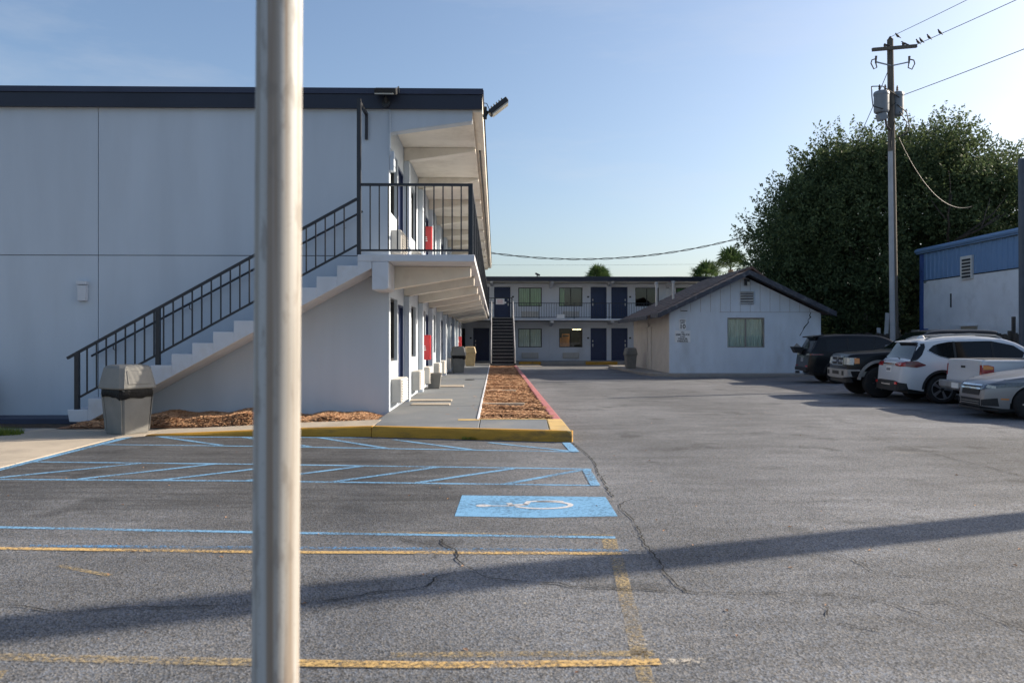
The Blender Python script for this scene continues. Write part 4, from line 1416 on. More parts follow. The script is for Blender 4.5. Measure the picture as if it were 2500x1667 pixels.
# shingle courses on the visible left slope, thin steps
for i in range(15):
    x0 = 6.46 + i * 0.295
    zz = zf2(x0)
    MB().add([(x0, 33.62, zz + 0.022), (x0 + 0.30, 33.62, zf2(x0 + 0.30) + 0.004), (x0 + 0.30, 41.39, zf2(x0 + 0.30) + 0.004), (x0, 41.39, zz + 0.022), (x0, 33.62, zz - 0.01), (x0, 41.39, zz - 0.01)],
             [(0, 1, 2, 3), (0, 3, 5, 4)]).build("shingle_course", "shingle", r2)
for i in range(12):
    x0 = 6.63 + i * 0.30
    zz = zf1(x0)
    MB().add([(x0, 31.96, zz + 0.022), (x0 + 0.305, 31.96, zf1(x0 + 0.305) + 0.004), (x0 + 0.305, 33.59, zf1(x0 + 0.305) + 0.004), (x0, 33.59, zz + 0.022), (x0, 31.96, zz - 0.01), (x0, 33.59, zz - 0.01)],
             [(0, 1, 2, 3), (0, 3, 5, 4)]).build("shingle_course", "shingle", r1)
# rake boards and eave fascia
for (xa_, xb_) in ((6.60, HP), (HP, 13.80)):
    MB().prism([(xa_, zf1(xa_) + 0.03), (xb_, zf1(xb_) + 0.03), (xb_, zf1(xb_) - 0.17), (xa_, zf1(xa_) - 0.17)], 'y', 31.90, 31.945).build("rake_board", "rake_dark", H)
    MB().prism([(xa_ + 0.02, zf1(xa_ + 0.02) - 0.10), (xb_, zf1(xb_) - 0.10), (xb_, zf1(xb_) - 0.12), (xa_ + 0.02, zf1(xa_ + 0.02) - 0.12)], 'y', 31.95, 32.495).build("soffit", "rake_dark", H)
MB().box(6.56, 6.61, 31.95, 33.6, zf1(6.6) - 0.16, zf1(6.6) + 0.02).build("eave_board", "rake_dark", H)
MB().box(6.40, 6.448, 33.6, 41.4, zf2(6.45) - 0.15, zf2(6.45) + 0.02).build("eave_board", "rake_dark", H)
# gable louvre vent
MB().box(10.05, 10.59, HY0 - 0.053, HY0 - 0.0505, 2.95, 3.47).build("vent_shade", "frame_dark", H)  # dark sheet stands in for the shade between the louvres
v = MB().box(10.02, 10.62, HY0 - 0.05, HY0 - 0.002, 2.92, 3.50).build("gable_vent", "house_wall", H)
for j in range(5):
    MB().obox((10.32, HY0 - 0.065, 3.0 + j * 0.11), (0.56, 0.06, 0.05), Matrix.Rotation(math.radians(35), 4, 'X')).build("louvre", "board_white", v)
# porch lamp under the peak
lb = MB().box(10.22, 10.40, HY0 - 0.16, HY0 - 0.002, 3.72, 3.98).build("gable_lamp", "lamp_black", H)
MB().box(10.30, 10.41, HY0 - 0.17, HY0 - 0.161, 3.70, 3.86).build("lens", "lamp_lens", lb)
MB().box(7.60, 7.87, HY0 - 0.03, HY0 - 0.002, 2.66, 2.69).build("wall_slot", "frame_dark", H)
# downpipe with elbow on the left wall
dpx = HX0 - 0.05
MB().tube([(dpx - 0.1, 36.4, 2.52), (dpx - 0.1, 36.4, 2.30), (dpx, 36.7, 2.12), (dpx, 37.0, 2.08), (dpx, 37.0, 0.15)], 0.045, 8).build("downpipe", "house_warm", H, smooth=True)
pbox(lambda s, z, t: (HX0 - t, s, z), 36.2, 37.25, 0.13, 2.12, 0.003, 0.04).build("side_door", "house_warm", H)
# roof vent pipes
for (x, y, z1) in ((7.72, 38.0, 4.25), (8.35, 37.2, 4.25)):
    p = MB().tube([(x, y, zf2(x) - 0.1), (x, y, z1 - 0.1)], 0.058, 10).build("vent_pipe", "house_warm", H, smooth=True)
    MB().tube([(x, y, z1 - 0.10), (x, y, z1)], 0.095, 10).build("cap", "steel_grey", p, smooth=True)
# jagged crack down the right of the front wall
cr = [(12.98, 2.62), (12.93, 2.5), (12.97, 2.42), (12.86, 2.30), (12.88, 2.2), (12.72, 2.02), (12.64, 1.86), (12.52, 1.66)]
cv, cf = [], []
for i, (x, z) in enumerate(cr):
    w = 0.022 * (0.5 + (i % 3) * 0.4)
    cv += [(x - w, HY0 - 0.003, z), (x + w, HY0 - 0.003, z)]
for i in range(len(cr) - 1):
    cf.append((2 * i, 2 * i + 1, 2 * i + 3, 2 * i + 2))
MB().add(cv, cf).build("wall_crack", "crack", H, recalc=False)
# signs on the front wall
def wall_sign(name, x0, x1, z0, z1, lines, label):
    o = tag(empty(name, ((x0 + x1) / 2, HY0 - 0.02, z0)), label, "sign")
    MB().box(x0, x1, HY0 - 0.022, HY0 - 0.004, z0, z1).build("board", "sign_white", o, bevel=0.004)
    for (txt, size, zz, bold) in lines:
        M_ = Matrix.Translation((0, -0.004, zz - z0)) @ Matrix.Rotation(PI / 2, 4, 'X')
        text_mesh(txt, size, "lettering", "black_print", o, M_, bold)
    return o
wall_sign("speed_sign", 7.53, 7.82, 1.90, 2.34, [("SPEED", 0.085, 2.275, 0.002), ("LIMIT", 0.085, 2.19, 0.002), ("10", 0.25, 2.03, 0.006)], "white speed limit 10 sign on the house wall")
wall_sign("parking_sign", 7.36, 8.0, 1.39, 1.87, [("No", 0.095, 1.80, 0.002), ("SEMI-TRUCK", 0.105, 1.70, 0.003), ("AND", 0.095, 1.61, 0.002), ("TRAILER", 0.105, 1.525, 0.003), ("PARKING", 0.105, 1.435, 0.003)], "white no semi-truck and trailer parking sign below the speed sign")
# ------------------------------------------------------------------ blue and white shed on the right
BB = tag(empty("metal_shed", (19.7, 36.5, 0)), "white walled shed with blue ribbed metal band and sloping blue eave", "building")
SX, SY0, SY1 = 19.8, 16.0, 36.7
def zr(y):          # slight fall of the eave towards the back
    return 5.62
MB().box(SX, SX + 0.2, SY0, SY1 - 0.3, 0, 4.18).build("block_wall", "block_white", BB)
MB().box(SX + 0.2, SX + 10, SY1 - 0.2, SY1, 0, 4.18).build("rear_wall", "block_white", BB)
MB().box(SX + 9.8, SX + 10, SY0, SY1 - 0.3, 0, 5.6).build("far_wall", "block_white", BB)
MB().box(SX + 0.2, SX + 9.8, SY0, SY0 + 0.2, 0, 5.6).build("near_wall", "block_white", BB)
MB().box(SX - 0.03, SX + 0.2, SY1 - 0.29, SY1, 0, 5.45).build("corner_column", "blue_trim", BB)
MB().box(SX - 0.02, SX + 0.05, SY0, SY1 - 0.3, 4.185, 4.225).build("drip_edge", "frame_dark", BB)
bp = MB().box(SX + 0.0, SX + 0.1, SY0, SY1 - 0.3, 4.23, 5.45).build("metal_band", "blue_panel", BB)
rib = MB().prism([(0.0, -0.055), (-0.045, -0.025), (-0.045, 0.025), (0.0, 0.055)], 'z', 4.232, 5.448).build("rib", "blue_panel", bp, local=True)
ow = root_world(bp)
y = SY1 - 0.55
first = True
while y > 20.0:
    c = rib if first else rib.copy()
    if not first:
        COL.objects.link(c)
        c.parent = bp
    first = False
    c.location = (SX - 0.001 - ow.x, y - ow.y, 0)
    y -= 0.34
rfm = MB().prism([(SX - 0.14, 5.46), (SX - 0.10, 5.72), (SX + 5, 6.6), (SX + 10.2, 5.72), (SX + 10.2, 5.46), (SX + 5, 6.4)], 'y', SY0, SY1 + 0.1).build("roof", "blue_panel", BB)
MB().tube([(SX - 0.12, SY0, 5.60), (SX - 0.12, SY1 + 0.12, 5.60)], 0.10, 8).build("gutter", "blue_panel", rfm, smooth=True)
vv = MB().box(SX - 0.10, SX - 0.002, 32.55, 33.35, 4.02, 5.0).build("louvre_vent", "ac_slat", BB)
for j in range(6):
    MB().box(SX - 0.125, SX - 0.101, 32.62, 33.2, 4.09 + j * 0.14, 4.17 + j * 0.14).build("louvre", "frame_dark", vv)
MB().box(SX - 0.04, SX - 0.002, 32.3, 33.4, 0.4, 2.05).build("wall_hatch", "concrete_tan", BB)
MB().box(SX - 0.12, SX - 0.002, 32.25, 33.5, 2.06, 2.12).build("hatch_hood", "block_white", BB)
MB().box(SX - 0.03, SX - 0.002, 34.15, 34.22, 2.9, 3.5).build("wall_slot", "frame_dark", BB)
MB().box(SX - 0.12, SX - 0.002, 36.0, 36.35, 1.5, 2.0).build("wall_box", "blue_trim", BB)

# ------------------------------------------------------------------ board fence
F = tag(empty("board_fence", (18.6, 20, 0)), "dark weathered board fence running past the shed", "fence")
bd = MB().box(-0.012, 0.012, -0.07, 0.07, 0.06, 1.72).build("board", "fence_wood", F, local=True)
ow = root_world(F)
y = 16.2
first = True
k = 0
while y < 35.7:
    c = bd if first else bd.copy()
    if not first:
        COL.objects.link(c)
        c.parent = F
    first = False
    c.location = (18.6 - ow.x + random.uniform(-0.006, 0.006), y - ow.y, random.uniform(-0.05, 0.03))
    c.rotation_euler = (random.uniform(-0.012, 0.012), 0, 0)
    y += 0.152
for z in (0.35, 1.0, 1.5):
    MB().box(18.62, 18.66, 16.1, 35.7, z - 0.04, z + 0.04).build("fence_rail", "fence_wood", F)
for y in (16.3, 18.7, 21.1, 23.5, 25.9, 28.3, 30.7, 33.1, 35.5):
    MB().box(18.48, 18.58, y - 0.06, y + 0.06, 0, 1.82).build("post", "fence_wood", F)
F2 = tag(empty("board_fence", (16, 35.9, 0)), "dark weathered board fence between house and shed behind the black cars", "fence")
bd2 = MB().box(-0.07, 0.07, -0.012, 0.012, 0.06, 1.78).build("board", "fence_wood", F2, local=True)
ow = root_world(F2)
x = 13.6
first = True
while x < 18.6:
    c = bd2 if first else bd2.copy()
    if not first:
        COL.objects.link(c)
        c.parent = F2
    first = False
    c.location = (x - ow.x, 35.9 - ow.y + random.uniform(-0.006, 0.006), random.uniform(-0.06, 0.04))
    x += 0.152
for z in (0.4, 1.45):
    MB().box(13.6, 18.6, 35.92, 35.96, z - 0.04, z + 0.04).build("fence_rail", "fence_wood", F2)
# lone post rising against the shed
lp = tag(MB().box(19.15, 19.25, 29.05, 29.17, 0, 2.35).build("fence_post", "fence_wood", bevel=0.01), "dark wooden post standing against the white shed wall", "post")

# white boards leaning behind the fence
def leaning(name, x0, z0, x1, z1, w, y, label):
    o = tag(MB().bar((x0, y, z0), (x1, y + 0.5, z1), w, 0.05, up=(0, 1, 0)).build(name, "board_white"), label, "board")
    return o
leaning("leaning_board", 18.62, 0.0, 18.52, 3.0, 0.07, 39.0, "narrow white board leaning left of the utility pole behind the fence")
leaning("leaning_board", 18.0, 0.0, 18.4, 2.75, 0.18, 36.5, "wide white board leaning right against the utility pole")
leaning("leaning_board", 17.85, 0.0, 17.98, 2.05, 0.16, 36.5, "short white board leaning beside the utility pole")
pan = tag(MB().prism([(18.25, 0), (18.58, 0), (18.50, 2.7), (18.40, 2.95), (18.28, 2.4)], 'y', 39.2, 39.3).build("scrap_sheet", "concrete_grey"), "grey scrap panel propped under the big tree behind the fence", "panel")
pan2 = tag(MB().prism([(20.05, 2.2), (20.05, 3.1), (20.3, 2.7), (20.36, 2.5), (20.18, 2.26)], 'y', 39.0, 39.08).build("scrap_sheet", "board_white"), "white pointed sheet hanging between utility pole and shed", "panel")
tag(MB().box(19.97, 20.03, 38.96, 39.1, 0, 3.5).build("sheet_post", "board_white"), "pale post carrying the pointed white sheet", "post")
bench = tag(empty("work_bench", (20.6, 38, 0)), "low white topped bench beside the shed corner", "bench")
MB().box(20.2, 21.3, 37.6, 38.3, 1.88, 1.98).build("top", "board_white", bench)
for x in (20.25, 21.2):
    MB().box(x, x + 0.06, 37.62, 37.68, 0, 1.875).build("leg", "fence_wood", bench)
    MB().box(x, x + 0.06, 38.2, 38.26, 0, 1.875).build("leg", "fence_wood", bench)

# ------------------------------------------------------------------ utility pole with transformers
UX, UY = 16.72, 33.0
U = tag(empty("utility_pole", (UX, UY, 0)), "tall wooden utility pole with crossarm and grey transformers", "utility pole")
TOPX = UX - 0.19
def ux(z):
    return lerp(UX, TOPX, z / 14.0)
MB().tube([(ux(z), UY, z) for z in (0, 4, 8, 11, 14.05)], [0.185, 0.17, 0.155, 0.14, 0.125], 14).build("pole", "pole_wood", U, smooth=True)
MB().prism([(-0.16, -0.10), (-0.02, -0.20), (0.06, -0.19), (-0.08, -0.05), (-0.17, 0.0)], 'z', 0, 1).v
gd = MB()
vs = []
for z in (0.0, 9.35):
    for (a, b_) in ((-0.20, -0.03), (-0.185, -0.11), (-0.10, -0.20), (-0.04, -0.19), (-0.12, -0.05)):
        s = 1.0 if z == 0 else 0.86
        vs.append((ux(z) + a * s, UY + b_ * s, z))
gd.add(vs, [(0, 1, 2, 3, 4), (9, 8, 7, 6, 5)] + [(i, (i + 1) % 5, 5 + (i + 1) % 5, 5 + i) for i in range(5)])
gd.build("cable_guard", "pole_guard", U)
arm = MB().bar((ux(13.6) - 0.85, UY - 0.18, 13.55), (ux(13.6) + 1.02, UY - 0.18, 13.72), 0.11, 0.13).build("crossarm", "pole_wood", U)
for dx in (-0.32, 0.45):
    MB().lathe([(0.02, -0.02), (0.055, 0.0), (0.035, 0.05), (0.06, 0.07), (0.03, 0.14)], (ux(13.7) + dx, UY - 0.18, 13.70 + dx * 0.09), 10).build("insulator", "insulator", arm)
MB().lathe([(0.07, 0), (0.09, 0.03), (0.05, 0.10), (0.02, 0.14)], (ux(14), UY, 14.05), 10).build("pole_cap", "insulator", U)
for sgn in (-1, 1):
    x1 = ux(12.9) + sgn * 0.70
    br = MB().bar((ux(13), UY - 0.1, 12.92), (x1, UY - 0.15, 13.06), 0.045, 0.045).build("cutout_arm", "steel_grey", U)
    MB().tube([(x1, UY - 0.15, 13.0), (x1 + 0.02, UY - 0.15, 13.30)], [0.035, 0.05], 8).build("arrester", "insulator", br)
    MB().tube([(x1 + sgn * 0.02, UY - 0.15, 13.18), (x1 + sgn * 0.18, UY - 0.2, 13.12), (x1 + sgn * 0.22, UY - 0.2, 12.98), (x1 + sgn * 0.10, UY - 0.2, 12.74), (x1 - sgn * 0.04, UY - 0.17, 12.82), (x1, UY - 0.15, 13.05)], 0.026, 6).build("fuse_cutout", "insulator", br)
for (cx, cy, r_, z0, z1, nm) in ((ux(11.3) - 0.48, UY - 0.15, 0.30, 10.93, 11.86, 0), (ux(11.3) + 0.34, UY + 0.15, 0.25, 10.90, 11.92, 1)):
    t = MB().lathe([(r_ * 0.8, z0), (r_ * 0.96, z0 + 0.04), (r_, z0 + 0.1), (r_, z1 - 0.2), (r_ * 1.06, z1 - 0.19), (r_ * 1.06, z1 - 0.11), (r_ * 0.95, z1 - 0.05), (r_ * 0.5, z1)], (cx, cy, 0), 20).build("transformer", "transformer_grey", U, smooth=True)
    for dx in ((-0.08, 0.16) if nm == 0 else (0.0,)):
        MB().lathe([(0.05, z1 - 0.06), (0.035, z1 + 0.05), (0.055, z1 + 0.07), (0.035, z1 + 0.13), (0.05, z1 + 0.15), (0.02, z1 + 0.26)], (cx + dx, cy, 0), 8).build("bushing", "insulator", t)
    MB().bar((cx, cy, (z0 + z1) / 2 + 0.3), (ux(10.5), UY, (z0 + z1) / 2 + 0.3), 0.12, 0.06).build("mount", "steel_grey", t)
mt = MB().obox((ux(10.8) - 0.50, UY - 0.2, 10.76), (0.36, 0.3, 0.30), Matrix.Rotation(math.radians(-18), 4, 'Y')).build("meter_box", "transformer_grey", U, bevel=0.02)
MB().tube([(ux(10.6) - 0.34, UY - 0.2, 10.66), (ux(10.5) - 0.30, UY - 0.2, 10.38), (ux(10.3) - 0.1, UY - 0.1, 10.25)], 0.05, 8).build("elbow", "insulator", mt)
for pts in (((-0.86, -0.1, 12.05), (-0.9, -0.2, 11.6), (-0.86, -0.2, 11.2), (-0.6, -0.45, 11.02), (-0.1, -0.2, 11.2), (0.1, -0.2, 11.35)), ((-0.86, -0.1, 12.05), (-0.5, -0.3, 12.0), (0.0, -0.2, 11.75), (0.3, -0.1, 11.6)),
            ((0.2, -0.1, 11.3), (0.6, -0.1, 11.0), (0.72, -0.1, 10.4), (0.6, -0.1, 10.05), (0.2, -0.1, 9.95)), ((0.3, -0.1, 11.0), (0.66, 0, 10.6), (0.62, 0, 10.2), (0.3, 0, 9.95)), ((0.05, -0.2, 10.6), (-0.1, -0.22, 10.1), (-0.14, -0.22, 9.5))):
    MB().tube([(ux(p[2]) + p[0], UY + p[1], p[2]) for p in pts], 0.022, 6).build("jumper", "wire_black", U, smooth=True)
# birds
def bird(x, y, z, face, label):
    rings = []
    prof = [(-0.20, 0.02, 0.012, 0.03), (-0.12, 0.05, 0.022, 0.032), (-0.05, 0.085, 0.055, 0.055), (0.02, 0.105, 0.07, 0.065), (0.08, 0.14, 0.055, 0.055), (0.11, 0.19, 0.036, 0.036), (0.14, 0.215, 0.036, 0.038), (0.165, 0.215, 0.018, 0.02), (0.20, 0.205, 0.004, 0.005)]
    vs, fs = [], []
    n = 8
    c, s = math.cos(face), math.sin(face)
    for (a, zz, ry, rz) in prof:
        for k in range(n):
            t = 2 * PI * k / n
            ly, lz = ry * math.cos(t), zz + rz * math.sin(t)
            vs.append((a * c - ly * s, a * s + ly * c, lz - 0.02))
    for i in range(len(prof) - 1):
        for k in range(n):
            k2 = (k + 1) % n
            fs.append((i * n + k, i * n + k2, (i + 1) * n + k2, (i + 1) * n + k))
    fs += [tuple(range(n - 1, -1, -1)), tuple(range((len(prof) - 1) * n, len(prof) * n))]
    r_ = tag(empty("bird", (x, y, z), 0, 0.78), label, "bird", group="birds on the power line")
    MB().add(vs, fs).build("body", "bird", r_, smooth=True, local=True)
    for sg in (-1, 1):
        MB().tube([(0.02 * c - sg * 0.025 * s, 0.02 * s + sg * 0.025 * c, 0.04), (0.02 * c - sg * 0.025 * s, 0.02 * s + sg * 0.025 * c, -0.005)], 0.006, 5).build("leg", "bird_beak", r_, local=True)
    return r_
# overhead wires --------------------------------------------------------
def wire(name, p0, p1, sag, r_, m, label, n=24):
    pts = []
    for i in range(n + 1):
        t = i / n
        p = Vector(p0).lerp(Vector(p1), t)
        p.z -= sag * 4 * t * (1 - t)
        pts.append(p)
    return tag(MB().tube(pts, r_, 6).build(name, m, smooth=True), label, "wire"), pts
W_A, W_B = (ux(13.7) + 1.02, UY - 0.18, 13.78), (18.9, 22.0, 13.1)
wire("power_line", (ux(14), UY, 14.15), (19.5, 10.0, 13.2), 0.25, 0.011, "wire_grey", "thin power line leaving the very top of the utility pole")
w2, pts2 = wire("power_line", W_A, (21.5, 8.0, 12.9), 0.2, 0.013, "wire_grey", "power line from the crossarm with birds sitting on it")
wire("power_line", (ux(11.7) + 0.55, UY + 0.1, 11.75), (21.0, 9.0, 11.3), 0.25, 0.014, "wire_grey", "power line leaving the right transformer low on the pole")
wire("power_line", (ux(12.6) - 0.1, UY, 12.75), (18.4, 41.5, 10.6), 0.1, 0.016, "wire_black", "power line running back into the big tree")
wire("power_line", (24.0, 36.0, 9.35), (33.0, 30.0, 9.4), 0.1, 0.014, "wire_grey", "short power line leaving the right side of the tree")
sd, _ = wire("service_cable", (ux(8.9) + 0.2, UY - 0.1, 10.0), (20.6, 34.0, 7.25), 1.0, 0.020, "wire_black", "dark service cable sagging from the pole into the tree")
# twisted triplex cable to the motel roof
p0, p1 = Vector((19.6, 45.6, 9.3)), Vector((-0.22, 43.0, 6.17))
for ph, lab in ((0.0, None),):
    cab = tag(empty("service_drop", p1), "black twisted service cable sagging from the oak tree to the motel roof", "wire")
    for k in range(2):
        pts = []
        N_ = 160
        for i in range(N_ + 1):
            t = i / N_
            p = p0.lerp(p1, t)
            p.z -= 1.39 * 4 * t * (1 - t)
            a = i * 0.42 + k * PI
            p.z += 0.035 * math.sin(a)
            p.y += 0.035 * math.cos(a)
            pts.append(p)
        MB().tube(pts, 0.020, 5).build("strand", "wire_black", cab, smooth=True)
wire("distant_line", (-30, 75, 9.0), (45, 82, 9.9), 0.6, 0.010, "wire_grey", "faint upper distant power line above the rear motel roof", 30)
wire("distant_line", (-30, 75, 7.7), (45, 82, 8.6), 0.5, 0.009, "wire_grey", "faint lower distant power line above the rear motel roof", 30)
bl = ["bird perched at the pole top beside the utility pole", "bird perched on the left half of the crossarm", "bird perched on the right half of the crossarm"]
bird(ux(14) + 0.30, UY - 0.05, 14.12, PI + 0.3, bl[0])
bird(ux(13.6) - 0.22, UY - 0.18, 13.68, PI / 2 + 0.6, bl[1])
bird(ux(13.6) + 0.52, UY - 0.18, 13.755, PI * 0.9, bl[2])
for t, lb_ in ((0.004, "bird nearest the crossarm on the bird-lined power line"), (0.012, "second bird from the crossarm on the power line"), (0.030, "third bird from the crossarm on the power line"), (0.055, "bird farthest from the crossarm on the power line")):
    p = Vector(pts2[0]).lerp(Vector(pts2[-1]), t)
    p.z -= 0.2 * 4 * t * (1 - t)
    bird(p.x, p.y, p.z + 0.012, PI + 0.4, lb_)

# dark steel post at the right edge and the wooden pole out of view whose shadow crosses the lot
dp = tag(MB().tube([(16.80, 25.0, 0), (16.76, 25.0, 7.25)], 0.11, 12).build("steel_post", "post_grey", smooth=True), "dark steel post at the right edge in front of the shed", "post")
op = tag(empty("street_pole", (14.3, 9.83, 0)), "wooden pole right of the view casting the long shadow over the lot", "pole")
MB().tube([(14.3, 9.83, 0), (14.3, 9.83, 9.6)], [0.27, 0.235], 14).build("shaft", "pole_wood", op, smooth=True)
MB().lathe([(0.25, 9.56), (0.25, 9.66), (0.05, 9.72)], (14.3, 9.83, 0), 14).build("cap", "steel_grey", op)
# ------------------------------------------------------------------ vehicles
def pchip(pts):
    xs = np.array([p[0] for p in pts], float)
    ys = np.array([p[1] for p in pts], float)
    h_ = np.diff(xs)
    d = np.diff(ys) / h_
    m_ = np.zeros(len(xs))
    m_[0], m_[-1] = d[0], d[-1]
    for i in range(1, len(xs) - 1):
        if d[i - 1] * d[i] > 0:
            w1, w2 = 2 * h_[i] + h_[i - 1], h_[i] + 2 * h_[i - 1]
            m_[i] = (w1 + w2) / (w1 / d[i - 1] + w2 / d[i])
    def f(x):
        x = min(max(x, xs[0]), xs[-1])
        i = min(len(xs) - 2, max(0, int(np.searchsorted(xs, x) - 1)))
        t = (x - xs[i]) / h_[i]
        return ((1 + 2 * t) * (1 - t) ** 2 * ys[i] + t * (1 - t) ** 2 * h_[i] * m_[i] + t * t * (3 - 2 * t) * ys[i + 1] + t * t * (t - 1) * h_[i] * m_[i + 1])
    return f

class Car:
    """body lofted along x (0 = nose, L = tail); y is across, z up"""
    def __init__(self, L, W, top, belt, base, wheels, arch, zc, front=0.80, rear=0.86, tumble=0.30, crown=0.03, rr=0.10, fc=0.55, rc=0.35, lin=False):
        self.L, self.W = L, W
        self.top = (lambda x: float(np.interp(x, [p[0] for p in top], [p[1] for p in top]))) if lin else pchip(top)
        self.beltf = pchip(belt)
        self.base, self.wheels, self.arch, self.zc = base, wheels, arch, zc
        self.front, self.rear, self.tumble, self.crown, self.rr, self.fc, self.rc = front, rear, tumble, crown, rr, fc, rc
    def belt(self, x):
        return min(self.beltf(x), self.top(x) - 0.015)
    def bot(self, x):
        b_ = self.base
        if x < 0.5:
            b_ += 0.06 * (1 - x / 0.5)
        if x > self.L - 0.6:
            b_ += 0.10 * (1 - (self.L - x) / 0.6)
        for w in self.wheels:
            if abs(x - w) < self.arch:
                b_ = max(b_, self.zc + math.sqrt(self.arch ** 2 - (x - w) ** 2))
        return min(b_, self.top(x) - 0.05)
    def plan(self, x):
        p = 1.0
        if x < self.fc:
            t = 1 - x / self.fc
            p = min(p, 1 - (1 - self.front) * t ** 2.2)
        if x > self.L - self.rc:
            t = 1 - (self.L - x) / self.rc
            p = min(p, 1 - (1 - self.rear) * t ** 2.2)
        return p
    def hw(self, x, z):
        zb_, zt = self.belt(x), self.top(x)
        w = self.W / 2 * self.plan(x)
        zm = self.base + 0.62 * (zb_ - self.base)
        if z <= zb_:
            t = (z - zm) / max(0.05, (zm - self.base) if z < zm else (zb_ - zm))
            y = w * (1 - (0.045 if z < zm else 0.022) * t * t)
        else:
            y = w * (1 - 0.022) - (z - zb_) * self.tumble
        r_ = min(self.rr, max(0.01, (zt - zb_) * 0.8 + 0.02))
        if z > zt - r_:
            t = (z - (zt - r_)) / r_
            y -= r_ * 0.8 * (1 - math.sqrt(max(0, 1 - min(1, t) ** 2)))
        return max(0.05, y)
    def stations(self):
        s = set(np.linspace(0, 0.35, 9)) | set(np.linspace(0.35, self.L - 0.5, 46)) | set(np.linspace(self.L - 0.5, self.L, 13))
        for w in self.wheels:
            for k in range(21):
                s.add(w - self.arch * math.cos(PI * k / 20))
            s.add(w - self.arch - 0.004)
            s.add(w + self.arch + 0.004)
        s = sorted(v for v in s if 0 <= v <= self.L)
        out = [s[0]]
        for v in s[1:]:
            if v - out[-1] > 0.0035:
                out.append(v)
        out[-1] = self.L
        return out
    def body(self):
        n1, n2, nt = 7, 6, 8
        mb = MB()
        rings = []
        for x in self.stations():
            b_, zb_, zt = self.bot(x), self.belt(x), self.top(x)
            zb_ = max(zb_, b_ + 0.02)
            zs = [lerp(b_, zb_, i / n1) for i in range(n1)] + [zb_ + (zt - zb_) * (1 - (1 - i / n2) ** 1.6) for i in range(n2 + 1)]
            half = [(self.hw(x, z), z) for z in zs]
            yt = half[-1][0]
            ring = [(x, y, z) for (y, z) in half]
            for k in range(1, nt):
                y = lerp(yt, -yt, k / nt)
                ring.append((x, y, zt + self.crown * (1 - (y / yt) ** 2)))
            ring += [(x, -y, z) for (y, z) in reversed(half)]
            rings.append(ring)
        n = len(rings[0])
        vs = [p for r_ in rings for p in r_]
        fs = []
        for i in range(len(rings) - 1):
            for k in range(n - 1):
                a = i * n + k
                fs.append((a, a + 1, a + n + 1, a + n))
            fs.append((i * n + n - 1, i * n, (i + 1) * n, (i + 1) * n + n - 1))
        fs.append(tuple(range(n)))
        fs.append(tuple(range((len(rings) - 1) * n + n - 1, (len(rings) - 1) * n - 1, -1)))
        return mb.add(vs, fs)
    # conforming patches -------------------------------------------------
    def _grid(self, P, nu, nv, depth):
        """P(u,v,off); shell with a rim"""
        mb = MB()
        vs, fs = [], []
        for j in range(nv + 1):
            for i in range(nu + 1):
                vs.append(P(i / nu, j / nv, 0.0))
        for j in range(nv):
            for i in range(nu):
                a = j * (nu + 1) + i
                fs.append((a, a + 1, a + nu + 2, a + nu + 1))
        edge = [(i, 0) for i in range(nu)] + [(nu, j) for j in range(nv)] + [(nu - i, nv) for i in range(nu)] + [(0, nv - j) for j in range(nv)]
        k0 = len(vs)
        for (i, j) in edge:
            vs.append(P(i / nu, j / nv, -depth))
        m_ = len(edge)
        for e in range(m_):
            a, b_ = edge[e], edge[(e + 1) % m_]
            fs.append((a[1] * (nu + 1) + a[0], k0 + e, k0 + (e + 1) % m_, b_[1] * (nu + 1) + b_[0]))
        return mb.add(vs, fs)
    def side(self, lo, hi, off=0.006, depth=0.02, sgn=1, nu=20, nv=5):
        x0, x1 = max(lo[0][0], hi[0][0]), min(lo[-1][0], hi[-1][0])
        lx, lz, hx, hz_ = [p[0] for p in lo], [p[1] for p in lo], [p[0] for p in hi], [p[1] for p in hi]
        def P(u, v, o_):
            x = lerp(x0, x1, u)
            z = lerp(float(np.interp(x, lx, lz)), float(np.interp(x, hx, hz_)), v)
            return (x, sgn * (self.hw(x, z) + off + o_), z)
        return self._grid(P, nu, nv, depth)
    def end_x(self, y, z, front=True):
        y = abs(y)
        xs = np.linspace(0, self.L * 0.45, 500) if front else np.linspace(self.L, self.L * 0.55, 500)
        for x in xs:
            if self.top(x) + self.crown * (1 - (y / max(0.1, self.hw(x, self.top(x)))) ** 2) * (1 if y < self.hw(x, self.top(x)) else 0) >= z and self.hw(x, min(z, self.top(x))) >= y:
                return float(x)
        return float(xs[-1])
    def end(self, lo, hi, front=True, off=0.008, depth=0.03, nu=12, nv=4):
        y0, y1 = max(lo[0][0], hi[0][0]), min(lo[-1][0], hi[-1][0])
        ly, lz, hy, hz_ = [p[0] for p in lo], [p[1] for p in lo], [p[0] for p in hi], [p[1] for p in hi]
        s = -1 if front else 1
        def P(u, v, o_):
            y = lerp(y0, y1, u)
            z = lerp(float(np.interp(y, ly, lz)), float(np.interp(y, hy, hz_)), v)
            return (self.end_x(y, z, front) + s * (off + o_), y, z)
        return self._grid(P, nu, nv, depth)
    def deck(self, x0, x1, f0=0.9, f1=0.9, off=0.006, depth=0.02, nu=12, nv=10):
        """patch on the upper surface (screens, bonnet)"""
        def P(u, v, o_):
            x = lerp(x0, x1, v)
            zt = self.top(x)
            yt = self.hw(x, zt)
            y = lerp(-1, 1, u) * yt * lerp(f0, f1, v)
            dz = (self.top(x + 0.02) - self.top(x - 0.02)) / 0.04
            nn = math.hypot(1, dz)
            q = off + o_
            return (x - dz / nn * q, y, zt + self.crown * (1 - (y / yt) ** 2) + q / nn)
        return self._grid(P, nu, nv, depth)
